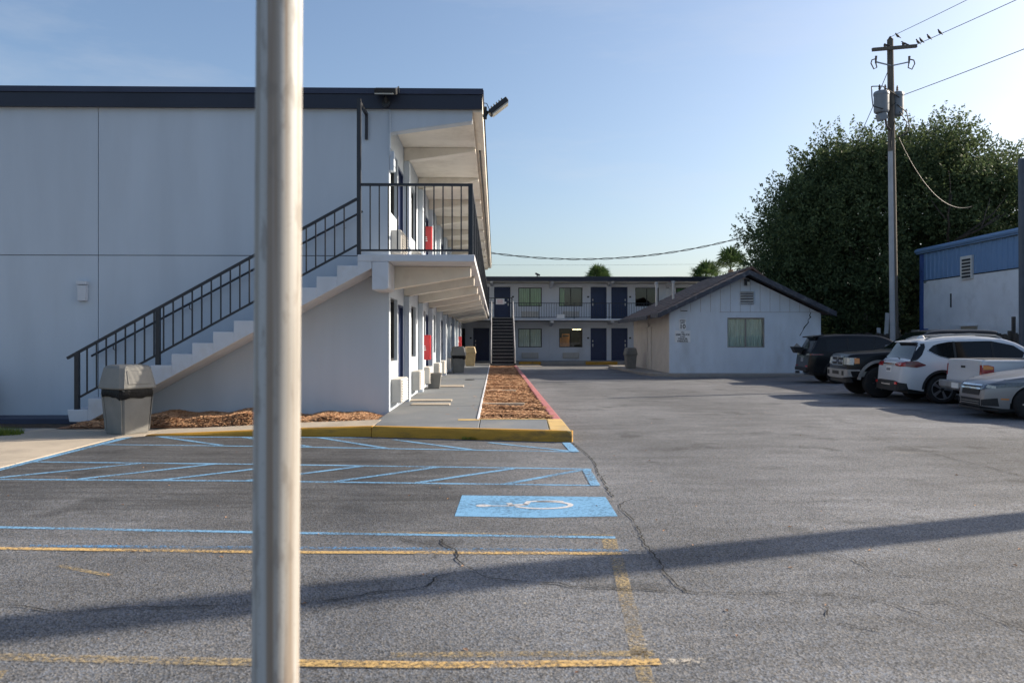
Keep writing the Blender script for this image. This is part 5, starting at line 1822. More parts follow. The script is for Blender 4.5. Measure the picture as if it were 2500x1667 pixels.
    def archring(self, xw, r0, r1, sgn, off=0.012, depth=0.03, a0=0, a1=180):
        def P(u, v, o_):
            t = math.radians(lerp(a0, a1, u))
            r_ = lerp(r0, r1, v)
            x, z = xw - r_ * math.cos(t), self.zc + r_ * math.sin(t)
            return (x, sgn * (self.hw(x, max(z, self.base)) + off + o_), z)
        return self._grid(P, 26, 2, depth)

def wheel(root, x, y, R, w, rim_r, style, sgn, rm="rim_silver"):
    """tyre with rim as sub-part; sgn = outer side"""
    tw = MB()
    prof = [(rim_r, -w / 2 + 0.01), (R * 0.86, -w / 2), (R * 0.96, -w / 2 + 0.02), (R, -w / 2 + 0.05), (R, w / 2 - 0.05), (R * 0.96, w / 2 - 0.02), (R * 0.86, w / 2), (rim_r, w / 2 - 0.01), (rim_r - 0.01, w / 2 - 0.05)]
    tw.lathe(prof, (x, y, R), 36, axis='y')
    t = tw.build("wheel", "tyre", root, smooth=True, local=True, angle=50)
    yo = y + sgn * (w / 2 - 0.045)
    MB().lathe([(rim_r - 0.012, -0.01), (rim_r - 0.012, 0.0), (0.02, 0.004)], (x, yo, R), 28, axis='y').build("hub_disc", "rim_dark", t, local=True)
    ring = MB().lathe([(rim_r - 0.004, -0.02), (rim_r + 0.004, 0.03 * sgn), (rim_r - 0.022, 0.032 * sgn), (rim_r - 0.026, 0.0)], (x, yo, R), 36, axis='y')
    ring.build("rim_ring", rm, t, local=True, smooth=True)
    n = style[0]
    for k in range(n):
        a = 2 * PI * k / n + style[2] + PI / 2
        for (da, wd) in ((-style[3], style[1]), (style[3], style[1])) if style[3] else ((0, style[1]),):
            p0 = (x + 0.04 * math.cos(a), yo + sgn * 0.015, R + 0.04 * math.sin(a))
            p1 = (x + (rim_r - 0.012) * math.cos(a + da), yo + sgn * 0.028, R + (rim_r - 0.012) * math.sin(a + da))
            MB().bar(p0, p1, wd, 0.022, up=(0, 1, 0)).build("spoke", rm, t, local=True)
    MB().lathe([(0.055, -0.01), (0.055, 0.02 * sgn), (0.03, 0.034 * sgn)], (x, yo, R), 16, axis='y').build("hub_cap", rm if n > 5 else "rim_dark", t, local=True)
    return t

def mirror(root, x, y, z, sgn, m):
    o = MB().lathe([(0.02, -0.11), (0.075, -0.08), (0.088, 0.0), (0.075, 0.08), (0.02, 0.10)], (0, 0, 0), 12, axis='y')
    o.v = [(p[0] * 0.8 + x, p[1] + y + sgn * 0.12, p[2] * 0.95 + z) for p in o.v]
    a = o.build("wing_mirror", m, root, smooth=True, local=True)
    MB().bar((x, y - sgn * 0.03, z - 0.05), (x, y + sgn * 0.08, z - 0.03), 0.05, 0.03).build("stem", "car_plastic", a, local=True)

def finish(car, root, paint, under=True, arch_in=0.24):
    b_ = car.body().build("body", paint, root, smooth=True, local=True, angle=38)
    # dark wheel-house and floor
    u = MB()
    u.box(0.25, car.L - 0.25, -car.W / 2 + arch_in, car.W / 2 - arch_in, car.base - 0.06, car.base + 0.12)
    for w in car.wheels:
        u.box(w - car.arch, w + car.arch, -car.W / 2 + arch_in + 0.01, car.W / 2 - arch_in - 0.01, car.base + 0.125, car.zc + car.arch - 0.02)
    u.build("underbody", "car_plastic", root, local=True)
    return b_

CARROT = math.radians(-7.0)
SCL = 0.94

# ---- white crossover, tail towards the lane -----------------------------
def white_crossover():
    L, W, R = 4.69, 1.84, 0.36
    top = [(0, .60), (.03, .80), (.12, .93), (.5, 1.03), (1.05, 1.11), (1.28, 1.16), (1.9, 1.53), (2.25, 1.63), (2.75, 1.665), (3.4, 1.645), (3.95, 1.59), (4.16, 1.55), (4.22, 1.46), (4.42, 1.12), (4.50, 1.045), (4.62, 1.0), (4.645, .9), (4.665, .60), (4.69, .52)]
    belt = [(0, .78), (1.2, 1.0), (2.6, 1.03), (3.5, 1.07), (4.2, 1.12), (4.69, 1.1)]
    c = Car(L, W, top, belt, 0.30, (0.93, 3.70), 0.43, R, front=0.72, rear=0.80, tumble=0.32)
    r_ = tag(empty("white_crossover", (0, 0, 0)), "white crossover with roof rails and five-spoke wheels, tail to the lane", "car", "cars parked in the row")
    finish(c, r_, "paint_car_white")
    for s in (1, -1):
        g_ = c.side([(1.46, 1.06), (2.6, 1.06), (3.4, 1.10), (3.8, 1.20), (4.0, 1.32)], [(1.46, 1.075), (1.98, 1.455), (2.5, 1.565), (3.5, 1.54), (3.85, 1.47), (4.0, 1.34)], sgn=s).build("side_window", "car_glass", r_, local=True)
        c.side([(1.46, 1.035), (2.6, 1.035), (3.4, 1.075), (3.82, 1.18), (4.04, 1.31)], [(1.46, 1.062), (2.6, 1.058), (3.4, 1.098), (3.8, 1.198), (4.04, 1.335)], sgn=s, off=0.011, nv=1).build("window_trim", "chrome", g_, local=True)
        for x_ in (2.45, 3.35):
            c.side([(x_, 1.06), (x_ + 0.055, 1.06)], [(x_, 1.55), (x_ + 0.055, 1.55)], sgn=s, off=0.012, nu=2).build("pillar", "car_plastic", g_, local=True)
        for x_ in (1.35, 2.47, 3.42):
            c.side([(x_, .48), (x_ + 0.012, .48)], [(x_, 1.03), (x_ + 0.012, 1.03)], sgn=s, off=0.002, nu=1).build("door_seam", "car_plastic", r_, local=True)
        for x_ in (2.25, 3.12):
            c.side([(x_, .90), (x_ + 0.2, .90)], [(x_, .93), (x_ + 0.2, .93)], sgn=s, off=0.03, depth=0.035, nu=3, nv=1).build("door_handle", "chrome", r_, local=True)
        for w in c.wheels:
            c.archring(w, 0.425, 0.485, s).build("arch_trim", "car_plastic", r_, local=True)
            wheel(r_, w, s * (W / 2 - 0.12), R, 0.225, 0.255, (5, 0.034, 0.3, 0.10), s)
        c.side([(1.40, .30), (3.22, .30)], [(1.40, .42), (3.22, .42)], sgn=s, off=0.014).build("sill_trim", "car_plastic", r_, local=True)
        mirror(r_, 1.62, s * (W / 2 - 0.04), 1.10, s, "paint_car_white")
        # tail lamp: boomerang over the corner
        c.side([(4.10, .95), (4.32, .90), (4.55, .92)], [(4.10, .97), (4.30, 1.06), (4.55, 1.05)], sgn=s, off=0.012, nu=10).build("tail_lamp", "lens_dark_red", r_, local=True)
        ys = sorted([s * 0.45, s * 0.86])
        c.end([(ys[0], .93), (ys[1], .92)], [(ys[0], 1.02), (ys[1], 1.05)], front=False, off=0.012).build("tail_lamp", "lens_red", r_, local=True)
        ys = sorted([s * 0.60, s * 0.72])
        c.end([(ys[0], .47), (ys[1], .47)], [(ys[0], .53), (ys[1], .53)], front=False, off=0.055, depth=0.07, nu=3).build("rear_reflector", "reflector_red", r_, local=True)
        # roof rail
        pts = [(x_, s * (c.hw(x_, c.top(x_)) - 0.06), c.top(x_) + h2) for x_, h2 in ((2.15, 0.01), (2.3, 0.06), (2.9, 0.07), (3.5, 0.065), (3.85, 0.05), (4.0, 0.01))]
        MB().tube(pts, 0.02, 8).build("roof_rail", "trim_silver", r_, local=True, smooth=True)
        # headlamp
        c.side([(.10, .72), (.6, .84)], [(.10, .82), (.6, .96)], sgn=s, off=0.01).build("headlamp", "lens_clear", r_, local=True)
    c.deck(1.32, 1.93, .93, .93).build("windscreen", "car_glass", r_, local=True)
    c.deck(4.19, 4.44, 1.0, 0.97).build("rear_window", "car_glass", r_, local=True)
    for s in (1, -1):
        c.side([(4.08, 1.40), (4.18, 1.20), (4.30, 1.09), (4.45, 1.05)], [(4.08, 1.50), (4.2, 1.49), (4.3, 1.33), (4.45, 1.08)], sgn=s, off=0.008, nu=8).build("quarter_panel", "car_glass", r_, local=True)
    MB().prism([(4.08, 1.585), (4.32, 1.545), (4.31, 1.515), (4.14, 1.52)], 'y', -0.55, 0.55).build("roof_spoiler", "paint_car_white", r_, local=True, bevel=0.01)
    MB().prism([(3.75, 1.625), (3.95, 1.61), (4.0, 1.595), (3.88, 1.70), (3.82, 1.71)], 'y', -0.03, 0.03).build("roof_fin", "paint_car_white", r_, local=True, bevel=0.008)
    bp_ = c.end([(-.86, .34), (-.5, .30), (.5, .30), (.86, .34)], [(-.86, .50), (-.5, .56), (.5, .56), (.86, .50)], front=False, off=0.04, depth=0.06, nu=20).build("rear_bumper", "car_plastic", r_, local=True)
    c.end([(-.3, .44), (.3, .44)], [(-.3, .475), (.3, .475)], front=False, off=0.05, nu=6, nv=1).build("skid_plate", "chrome", bp_, local=True)
    pl_ = c.end([(-.17, .76), (.17, .76)], [(-.17, .92), (.17, .92)], front=False, off=0.012, nu=4).build("number_plate", "sign_white", r_, local=True)
    for j in range(4):
        c.end([(-.13 + j * .07, .80), (-.09 + j * .07, .80)], [(-.13 + j * .07, .87), (-.09 + j * .07, .87)], front=False, off=0.016, nu=1, nv=1, depth=0.002).build("plate_digit", "navy_trim", pl_, local=True)
    c.end([(-.42, .965), (.42, .965)], [(-.42, .995), (.42, .995)], front=False, off=0.03, depth=0.03, nu=8, nv=1).build("tail_strip", "chrome", r_, local=True)
    wp = MB().bar((4.47, 0.25, 1.10), (4.40, -0.15, 1.16), 0.02, 0.02).build("rear_wiper", "car_plastic", r_, local=True)
    # black cladding below the nose
    c.end([(-.8, .36), (.8, .36)], [(-.8, .55), (.8, .55)], front=True, off=0.01).build("front_grille", "car_plastic", r_, local=True)
    return r_

# ---- black crew-cab pickup, nose to the lane ------------------------------
def black_pickup():
    L, W, R = 5.75, 1.96, 0.44
    top = [(0, .92), (.025, 1.12), (.07, 1.20), (.25, 1.245), (.8, 1.285), (1.35, 1.335), (1.5, 1.36), (2.15, 1.80), (2.35, 1.88), (2.7, 1.915), (3.4, 1.92), (4.0, 1.90), (4.12, 1.86), (4.2, 1.46), (4.26, 1.44), (5.5, 1.43), (5.70, 1.42), (5.73, 1.1), (5.75, .9)]
    belt = [(0, 1.0), (.3, 1.12), (1.4, 1.26), (2.5, 1.30), (4.1, 1.32), (4.3, 1.38), (5.75, 1.36)]
    c = Car(L, W, top, belt, 0.55, (0.86, 4.60), 0.53, 0.47, front=0.86, rear=0.93, tumble=0.27, crown=0.025, rr=0.08, fc=0.4, rc=0.25)
    r_ = tag(empty("black_pickup", (0, 0, 0)), "black crew cab pickup with silver bumper and wheel flares, nose to the lane", "pickup truck", "cars parked in the row")
    finish(c, r_, "paint_car_black", arch_in=0.34)
    for s in (1, -1):
        c.side([(1.85, 1.34), (4.05, 1.36)], [(1.85, 1.37), (2.36, 1.76), (4.0, 1.80), (4.05, 1.70)], sgn=s).build("side_window", "car_glass", r_, local=True)
        for x_ in (2.95,):
            c.side([(x_, 1.33), (x_ + 0.08, 1.33)], [(x_, 1.82), (x_ + 0.08, 1.82)], sgn=s, off=0.014, nu=2).build("pillar", "paint_car_black", r_, local=True)
        for x_ in (1.62, 3.0, 4.1):
            c.side([(x_, .62), (x_ + 0.012, .62)], [(x_, 1.3), (x_ + 0.012, 1.3)], sgn=s, off=0.002, nu=1).build("door_seam", "car_plastic", r_, local=True)
        for w in c.wheels:
            c.archring(w, 0.525, 0.605, s, off=0.03, depth=0.05, a0=4, a1=176).build("wheel_flare", "trim_silver", r_, local=True)
            wheel(r_, w, s * (W / 2 - 0.10), R, 0.30, 0.235, (8, 0.035, 0.1, 0), s, "rim_graphite")
        mirror(r_, 1.80, s * (W / 2 + 0.02), 1.42, s, "paint_car_black")
        # headlamp wraps the corner
        ys = sorted([s * 0.55, s * 0.93])
        c.end([(ys[0], .93), (ys[1], .94)], [(ys[0], 1.13), (ys[1], 1.13)], front=True, off=0.012, nu=14).build("headlamp", "lens_clear", r_, local=True)
        c.side([(.17, .96), (.30, .97)], [(.17, 1.12), (.30, 1.115)], sgn=s, off=0.014, nu=8).build("turn_lamp", "lens_amber", r_, local=True)
        ys = sorted([s * 0.60, s * 0.76])
        c.end([(ys[0], .62), (ys[1], .62)], [(ys[0], .75), (ys[1], .75)], front=True, off=0.085, depth=0.02, nu=4).build("fog_lamp", "car_plastic", r_, local=True)
        c.side([(5.5, .95), (5.68, .95)], [(5.5, 1.32), (5.68, 1.32)], sgn=s, off=0.012, nu=4).build("tail_lamp", "lens_red", r_, local=True)
    c.deck(1.52, 2.26, .92, .90).build("windscreen", "car_glass", r_, local=True)
    c.deck(4.30, 5.66, .93, .93, off=0.01).build("bed_cover", "car_plastic", r_, local=True)
    gr = c.end([(-.52, .90), (.52, .90)], [(-.52, 1.17), (.52, 1.17)], front=True, off=0.03, depth=0.05, nu=14).build("grille", "chrome", r_, local=True)
    for (z0, z1) in ((.925, 1.0), (1.06, 1.135)):
        for s in (1, -1):
            ys = sorted([s * 0.05, s * 0.47])
            c.end([(ys[0], z0), (ys[1], z0)], [(ys[0], z1), (ys[1], z1)], front=True, off=0.036, depth=0.006, nu=5).build("grille_opening", "car_plastic", gr, local=True)
    c.end([(-.09, .995), (.09, .995)], [(-.09, 1.065), (.09, 1.065)], front=True, off=0.042, nu=4).build("badge", "navy_trim", gr, local=True)
    bm_ = c.end([(-.97, .60), (-.6, .54), (.6, .54), (.97, .60)], [(-.97, .80), (-.6, .80), (.6, .80), (.97, .80)], front=True, off=0.075, depth=0.12, nu=24).build("front_bumper", "trim_silver", r_, local=True)
    c.end([(-.30, .64), (.30, .64)], [(-.30, .74), (.30, .74)], front=True, off=0.082, depth=0.01, nu=5).build("bumper_opening", "car_plastic", bm_, local=True)
    c.end([(-.85, .42), (.85, .42)], [(-.85, .56), (.85, .56)], front=True, off=0.01, depth=0.05, nu=14).build("air_dam", "car_plastic", r_, local=True)
    c.end([(-.8, .60), (.8, .60)], [(-.8, .78), (.8, .78)], front=False, off=0.08, depth=0.1, nu=14).build("rear_bumper", "trim_silver", r_, local=True)
    return r_

# ---- silver saloon, nose to the lane ----------------------------------------
def silver_saloon():
    L, W, R = 4.84, 1.83, 0.335
    top = [(0, .44), (.015, .57), (.05, .65), (.13, .725), (.35, .80), (.7, .875), (1.2, .955), (1.38, .99), (2.1, 1.36), (2.45, 1.435), (2.95, 1.435), (3.4, 1.37), (4.15, 1.08), (4.35, 1.045), (4.72, 1.02), (4.81, .9), (4.84, .5)]
    belt = [(0, .60), (.3, .72), (1.3, .90), (2.5, .95), (3.8, 1.0), (4.84, .98)]
    c = Car(L, W, top, belt, 0.19, (0.80, 3.70), 0.385, R, front=0.58, rear=0.78, tumble=0.36, fc=0.95, rc=0.5, crown=0.035)
    r_ = tag(empty("silver_saloon", (0, 0, 0)), "silver saloon with chrome grille bars, nose to the lane at the right edge", "car", "cars parked in the row")
    finish(c, r_, "paint_car_silver")
    for s in (1, -1):
        c.side([(1.62, .97), (3.95, 1.02)], [(1.62, 1.0), (2.18, 1.28), (2.6, 1.36), (3.2, 1.33), (3.95, 1.05)], sgn=s).build("side_window", "car_glass", r_, local=True)
        c.side([(2.62, .96), (2.69, .96)], [(2.62, 1.37), (2.69, 1.37)], sgn=s, off=0.012, nu=2).build("pillar", "car_plastic", r_, local=True)
        for x_ in (1.55, 2.65, 3.6):
            c.side([(x_, .3), (x_ + 0.01, .3)], [(x_, .94), (x_ + 0.01, .94)], sgn=s, off=0.002, nu=1).build("door_seam", "car_plastic", r_, local=True)
        for w in c.wheels:
            c.archring(w, 0.37, 0.40, s, off=0.006).build("arch_lip", "paint_car_silver", r_, local=True)
            wheel(r_, w, s * (W / 2 - 0.11), R, 0.22, 0.215, (8, 0.03, 0.1, 0), s)
        mirror(r_, 1.72, s * (W / 2 - 0.02), 1.0, s, "paint_car_silver")
        ys = sorted([s * 0.42, s * 0.88])
        c.end([(ys[0], .585), (ys[1], .67)] if s > 0 else [(ys[0], .67), (ys[1], .585)], [(ys[0], .69), (ys[1], .765)] if s > 0 else [(ys[0], .765), (ys[1], .69)], front=True, off=0.012, nu=16).build("headlamp", "lens_smoke", r_, local=True)
        ys = sorted([s * 0.56, s * 0.68])
        c.end([(ys[0], .625), (ys[1], .64)], [(ys[0], .675), (ys[1], .70)], front=True, off=0.016, nu=4).build("lamp_bowl", "lens_clear", r_, local=True)
        ys = sorted([s * 0.48, s * 0.70])
        c.end([(ys[0], .26), (ys[1], .26)] if s > 0 else [(ys[0], .26), (ys[1], .26)], [(ys[0], .38), (ys[1], .43)] if s > 0 else [(ys[0], .43), (ys[1], .38)], front=True, off=0.012, nu=8).build("fog_recess", "car_plastic", r_, local=True)
        c.side([(.27, .40), (.39, .40)], [(.27, .425), (.39, .425)], sgn=s, off=0.012, nu=6, nv=2).build("side_marker", "lens_amber", r_, local=True)
        c.side([(4.45, .72), (4.75, .75)], [(4.45, .90), (4.75, .90)], sgn=s, off=0.01).build("tail_lamp", "lens_red", r_, local=True)
    c.deck(1.42, 2.2, .93, .92).build("windscreen", "car_glass", r_, local=True)
    c.deck(3.42, 4.12, .9, .9).build("rear_window", "car_glass", r_, local=True)
    c.end([(-.38, .47), (.38, .47)], [(-.42, .69), (.42, .69)], front=True, off=0.008, nu=14).build("grille", "car_plastic", r_, local=True)
    for z in (.665, .595):
        c.end([(-.42, z), (.42, z)], [(-.42, z + .036), (.42, z + .036)], front=True, off=0.022, nu=14, nv=1).build("grille_bar", "chrome", r_, local=True)
    c.end([(-.42, .24), (.42, .24)], [(-.45, .40), (.45, .40)], front=True, off=0.01, nu=12).build("lower_grille", "car_plastic", r_, local=True)
    for z in (.285, .33):
        c.end([(-.40, z), (.40, z)], [(-.40, z + .010), (.40, z + .010)], front=True, off=0.016, nu=10, nv=1).build("grille_bar", "trim_silver", r_, local=True)
    c.end([(-.84, .17), (.84, .17)], [(-.84, .215), (.84, .215)], front=True, off=0.03, depth=0.06, nu=18, nv=1).build("chin_spoiler", "car_plastic", r_, local=True)
    for s in (1, -1):   # bonnet shut lines
        c.side([(.35, .80), (1.3, .93)], [(.35, .806), (1.3, .936)], sgn=s, off=0.002, nu=14, nv=1).build("bonnet_seam", "car_plastic", r_, local=True)
    return r_

# ---- white pickup, tail to the lane ---------------------------------------------
def white_pickup():
    L, W, R = 5.1, 1.78, 0.355
    top = [(0, .6), (.03, .86), (.12, .95), (1.25, 1.05), (1.4, 1.09), (1.95, 1.50), (2.2, 1.60), (2.9, 1.62), (3.28, 1.58), (3.35, 1.17), (3.42, 1.15), (5.02, 1.145), (5.06, 1.12), (5.08, .8), (5.10, .62)]
    belt = [(0, .8), (1.4, 1.0), (3.3, 1.05), (3.5, 1.09), (5.1, 1.08)]
    c = Car(L, W, top, belt, 0.42, (0.85, 4.05), 0.42, R, front=0.85, rear=0.95, tumble=0.26, crown=0.015, rr=0.05, fc=0.4, rc=0.12)
    r_ = tag(empty("white_pickup", (0, 0, 0)), "white pickup with amber and red tail lamp, tail to the lane behind the silver saloon", "pickup truck", "cars parked in the row")
    finish(c, r_, "paint_truck_white")
    for s in (1, -1):
        c.side([(1.7, 1.06), (3.22, 1.08)], [(1.7, 1.10), (2.15, 1.48), (3.1, 1.52), (3.22, 1.45)], sgn=s).build("side_window", "car_glass", r_, local=True)
        for w in c.wheels:
            wheel(r_, w, s * (W / 2 - 0.12), R, 0.22, 0.20, (5, 0.06, 0.3, 0), s)
        lam = c.side([(4.83, .71), (5.07, .71)], [(4.83, 1.0), (4.95, 1.035), (5.07, 1.035)], sgn=s, off=0.014, nu=6).build("tail_lamp", "lens_red", r_, local=True)
        c.side([(4.85, .935), (5.05, .935)], [(4.85, .99), (4.95, 1.02), (5.05, 1.02)], sgn=s, off=0.02, nu=5, depth=0.005).build("turn_lamp", "lens_amber", lam, local=True)
        ys = sorted([s * 0.79, s * 0.86])
        c.end([(ys[0], .76), (ys[1], .76)], [(ys[0], 1.03), (ys[1], 1.03)], front=False, off=0.012, nu=2).build("tail_lamp", "lens_red", r_, local=True)
        mirror(r_, 1.75, s * (W / 2), 1.15, s, "car_plastic")
        c.side([(.05, .70), (.45, .72)], [(.05, .85), (.45, .86)], sgn=s, off=0.01).build("headlamp", "lens_clear", r_, local=True)
        # bed rail cap
        c.side([(3.45, 1.10), (5.0, 1.10)], [(3.45, 1.125), (5.0, 1.125)], sgn=s, off=0.012).build("bed_rail", "paint_truck_white", r_, local=True)
    c.deck(1.42, 2.05, .92, .9).build("windscreen", "car_glass", r_, local=True)
    c.deck(3.48, 4.98, .95, .95, off=0.012).build("bed_cover", "car_plastic", r_, local=True)
    tg = c.end([(-.76, .66), (.76, .66)], [(-.76, 1.10), (.76, 1.10)], front=False, off=0.01, depth=0.02, nu=10).build("tailgate", "paint_truck_white", r_, local=True)
    c.end([(-.1, .95), (.1, .95)], [(-.1, 1.0), (.1, 1.0)], front=False, off=0.02, nu=3).build("handle", "car_plastic", tg, local=True)
    c.end([(.55, .72), (.64, .72)], [(.55, .76), (.64, .76)], front=False, off=0.018, nu=3).build("badge", "navy_trim", tg, local=True)
    bm_ = MB().prism([(4.98, .64), (5.26, .64), (5.26, .50), (5.20, .42), (4.98, .46)], 'y', -.88, .88).build("rear_bumper", "steel_grey", r_, local=True, bevel=0.015)
    MB().box(5.262, 5.268, -.18, .18, .48, .60).build("number_plate", "sign_white", bm_, local=True)
    return r_

# ---- black sport utility, tail to the lane -------------------------------------
def black_suv():
    L, W, R = 4.95, 1.98, 0.38
    top = [(0, .62), (.04, .95), (.15, 1.04), (1.2, 1.15), (1.4, 1.19), (2.1, 1.64), (2.5, 1.75), (3.5, 1.775), (4.3, 1.74), (4.52, 1.70), (4.56, 1.62), (4.80, 1.18), (4.86, 1.10), (4.90, .95), (4.93, .62), (4.95, .55)]
    belt = [(0, .85), (1.4, 1.05), (3.5, 1.1), (4.95, 1.12)]
    c = Car(L, W, top, belt, 0.34, (0.92, 3.90), 0.45, R, front=0.78, rear=0.86, tumble=0.27)
    r_ = tag(empty("black_suv", (0, 0, 0)), "black sport utility car with roof spoiler parked beside the gabled house", "car", "cars parked in the row")
    finish(c, r_, "paint_car_black")
    for s in (1, -1):
        g_ = c.side([(1.62, 1.12), (4.3, 1.16)], [(1.62, 1.15), (2.2, 1.58), (2.8, 1.66), (4.2, 1.62), (4.3, 1.55)], sgn=s).build("side_window", "car_glass", r_, local=True)
        for x_ in (2.55, 3.5):
            c.side([(x_, 1.12), (x_ + 0.06, 1.12)], [(x_, 1.64), (x_ + 0.06, 1.64)], sgn=s, off=0.012, nu=2).build("pillar", "car_plastic", g_, local=True)
        for w in c.wheels:
            c.archring(w, 0.445, 0.50, s).build("arch_trim", "car_plastic", r_, local=True)
            wheel(r_, w, s * (W / 2 - 0.13), R, 0.24, 0.25, (5, 0.05, 0.2, 0.12), s, "rim_dark")
        mirror(r_, 1.72, s * W / 2, 1.16, s, "paint_car_black")
        c.side([(4.42, 1.03), (4.86, 1.03)], [(4.42, 1.075), (4.86, 1.085)], sgn=s, off=0.012, nv=2).build("tail_lamp", "lens_dark_red", r_, local=True)
        ys = sorted([s * 0.5, s * 0.84])
        c.end([(ys[0], 1.03), (ys[1], 1.03)], [(ys[0], 1.085), (ys[1], 1.085)], front=False, off=0.012, nv=2).build("tail_lamp", "lens_clear", r_, local=True)
        ys = sorted([s * 0.58, s * 0.82])
        c.end([(ys[0], .60), (ys[1], .61)], [(ys[0], .64), (ys[1], .65)], front=False, off=0.03, depth=0.04, nu=4).build("rear_reflector", "reflector_red", r_, local=True)
        MB().tube([(4.86, s * 0.62, 0.36), (5.02, s * 0.62, 0.36)], 0.045, 12).build("exhaust", "chrome", r_, local=True, smooth=True)
    c.deck(1.44, 2.14, .93, .92).build("windscreen", "car_glass", r_, local=True)
    c.deck(4.57, 4.79, .90, .88).build("rear_window", "car_glass", r_, local=True)
    MB().prism([(4.3, 1.765), (4.72, 1.72), (4.72, 1.67), (4.4, 1.69)], 'y', -0.72, 0.72).build("roof_spoiler", "paint_car_black", r_, local=True, bevel=0.01)
    # unidentified dark wedge projecting behind the tailgate glass
    wg = MB().prism([(4.80, 1.31), (5.22, 1.335), (5.10, 1.10), (4.92, 1.08)], 'y', -0.62, -0.1).build("tail_wedge", "car_plastic", r_, local=True, bevel=0.015)
    MB().bar((4.84, -0.35, 1.30), (4.98, -0.35, 1.14), 0.50, 0.02, up=(0, 1, 0)).build("wedge_bar", "trim_silver", wg, local=True)
    c.end([(-.8, .44), (.8, .44)], [(-.8, .58), (.8, .58)], front=False, off=0.035, depth=0.06, nu=14).build("rear_bumper", "car_plastic", r_, local=True)
    pl_ = c.end([(-.17, .78), (.17, .78)], [(-.17, .93), (.17, .93)], front=False, off=0.012, nu=3).build("number_plate", "steel_grey", r_, local=True)
    c.end([(-.3, .95), (.3, .95)], [(-.3, .975), (.3, .975)], front=False, off=0.03, nu=5, nv=1).build("tail_strip", "chrome", r_, local=True)
    return r_

def place(r_, L, x, y, tail, rot=CARROT, s=SCL):
    """put the lane-side end (tail or nose) of the car's centre line at (x, y)"""
    r_.scale = (s, s, s)
    if tail:
        a = rot + PI
        r_.rotation_euler = (0, 0, a)
        r_.location = (x - math.cos(a) * L * s, y - math.sin(a) * L * s, 0)
    else:
        r_.rotation_euler = (0, 0, rot)
        r_.location = (x, y, 0)
place(black_suv(), 4.95, 10.8, 27.9, True)
place(black_pickup(), 5.75, 9.25, 21.3, False, s=0.91)
place(white_crossover(), 4.69, 9.6, 19.3, True)
place(white_pickup(), 5.1, 10.15, 17.1, True)
place(silver_saloon(), 4.84, 9.36, 15.5, False, s=0.92)
# ------------------------------------------------------------------ trees
def leaves_mesh(name, C, nrm_jit, size, seed, m, parent, aspect=0.5, kind=None, droop=0.0):
    """one rhombic leaf per centre, folded along the midrib"""
    rs_ = np.random.RandomState(seed)
    n = len(C)
    a = rs_.normal(size=(n, 3))
    a[:, 2] -= droop
    a /= np.linalg.norm(a, axis=1)[:, None]
    b_ = rs_.normal(size=(n, 3))
    b_ -= a * (a * b_).sum(1)[:, None]
    b_ /= np.linalg.norm(b_, axis=1)[:, None]
    s = size * rs_.uniform(0.6, 1.35, n)[:, None]
    V = np.empty((n, 4, 3))
    V[:, 0] = C - a * s
    V[:, 1] = C + b_ * s * aspect
    V[:, 2] = C + a * s
    V[:, 3] = C - b_ * s * aspect
    me = bpy.data.meshes.new(name)
    me.vertices.add(n * 4)
    me.vertices.foreach_set("co", V.reshape(-1))
    me.loops.add(n * 4)
    me.loops.foreach_set("vertex_index", np.arange(n * 4))
    me.polygons.add(n)
    me.polygons.foreach_set("loop_start", np.arange(0, n * 4, 4))
    me.polygons.foreach_set("loop_total", np.full(n, 4))
    me.update()
    me.materials.append(MATS[m])
    o = bpy.data.objects.new(name, me)
    COL.objects.link(o)
    if parent is not None:
        o.parent = parent
        w = root_world(parent)
        o.location = (-w.x, -w.y, -w.z)
    return o

def crown_points(blobs, n_cl, n_leaf, spread, seed, shell=0.55):
    rs_ = np.random.RandomState(seed)
    vol = np.array([b_[3] * b_[4] * b_[5] for b_ in blobs]) ** 0.72
    pick = rs_.choice(len(blobs), n_cl, p=vol / vol.sum())
    d = rs_.normal(size=(n_cl, 3))
    d /= np.linalg.norm(d, axis=1)[:, None]
    r_ = shell + (1 - shell) * rs_.uniform(0, 1, n_cl) ** 0.6
    # uneven outline: radius modulated in lumps
    ph = rs_.uniform(0, 6, (len(blobs), 3))
    lump = 1 + 0.26 * np.sin(5 * d[:, 0] + ph[pick, 0]) * np.sin(4 * d[:, 1] + ph[pick, 1]) + 0.16 * np.sin(7 * d[:, 2] + ph[pick, 2])
    B_ = np.array(blobs)
    C = B_[pick, :3] + d * B_[pick, 3:6] * (r_ * lump)[:, None]
    C = np.repeat(C, n_leaf, axis=0) + rs_.normal(size=(n_cl * n_leaf, 3)) * spread
    return C, d, pick

def limb(mb, p, d, L_, r_, depth, rs_, tips):
    pts, rad = [Vector(p)], [r_]
    q = Vector(p)
    dd = Vector(d).normalized()
    n = 5
    for i in range(n):
        dd = (dd + Vector((rs_.uniform(-.25, .25), rs_.uniform(-.25, .25), rs_.uniform(-.05, .2)))).normalized()
        q = q + dd * L_ / n
        pts.append(q.copy())
        rad.append(r_ * (1 - 0.55 * (i + 1) / n))
    mb.tube(pts, rad, 7 if depth > 1 else 5)
    tips.append(q.copy())
    if depth > 0:
        for k in range(3 if depth > 1 else 2):
            i = rs_.randint(2, n)
            nd = (dd + Vector((rs_.uniform(-1, 1), rs_.uniform(-1, 1), rs_.uniform(-0.2, 0.8)))).normalized()
            limb(mb, pts[i], nd, L_ * rs_.uniform(.5, .75), rad[i] * 0.65, depth - 1, rs_, tips)

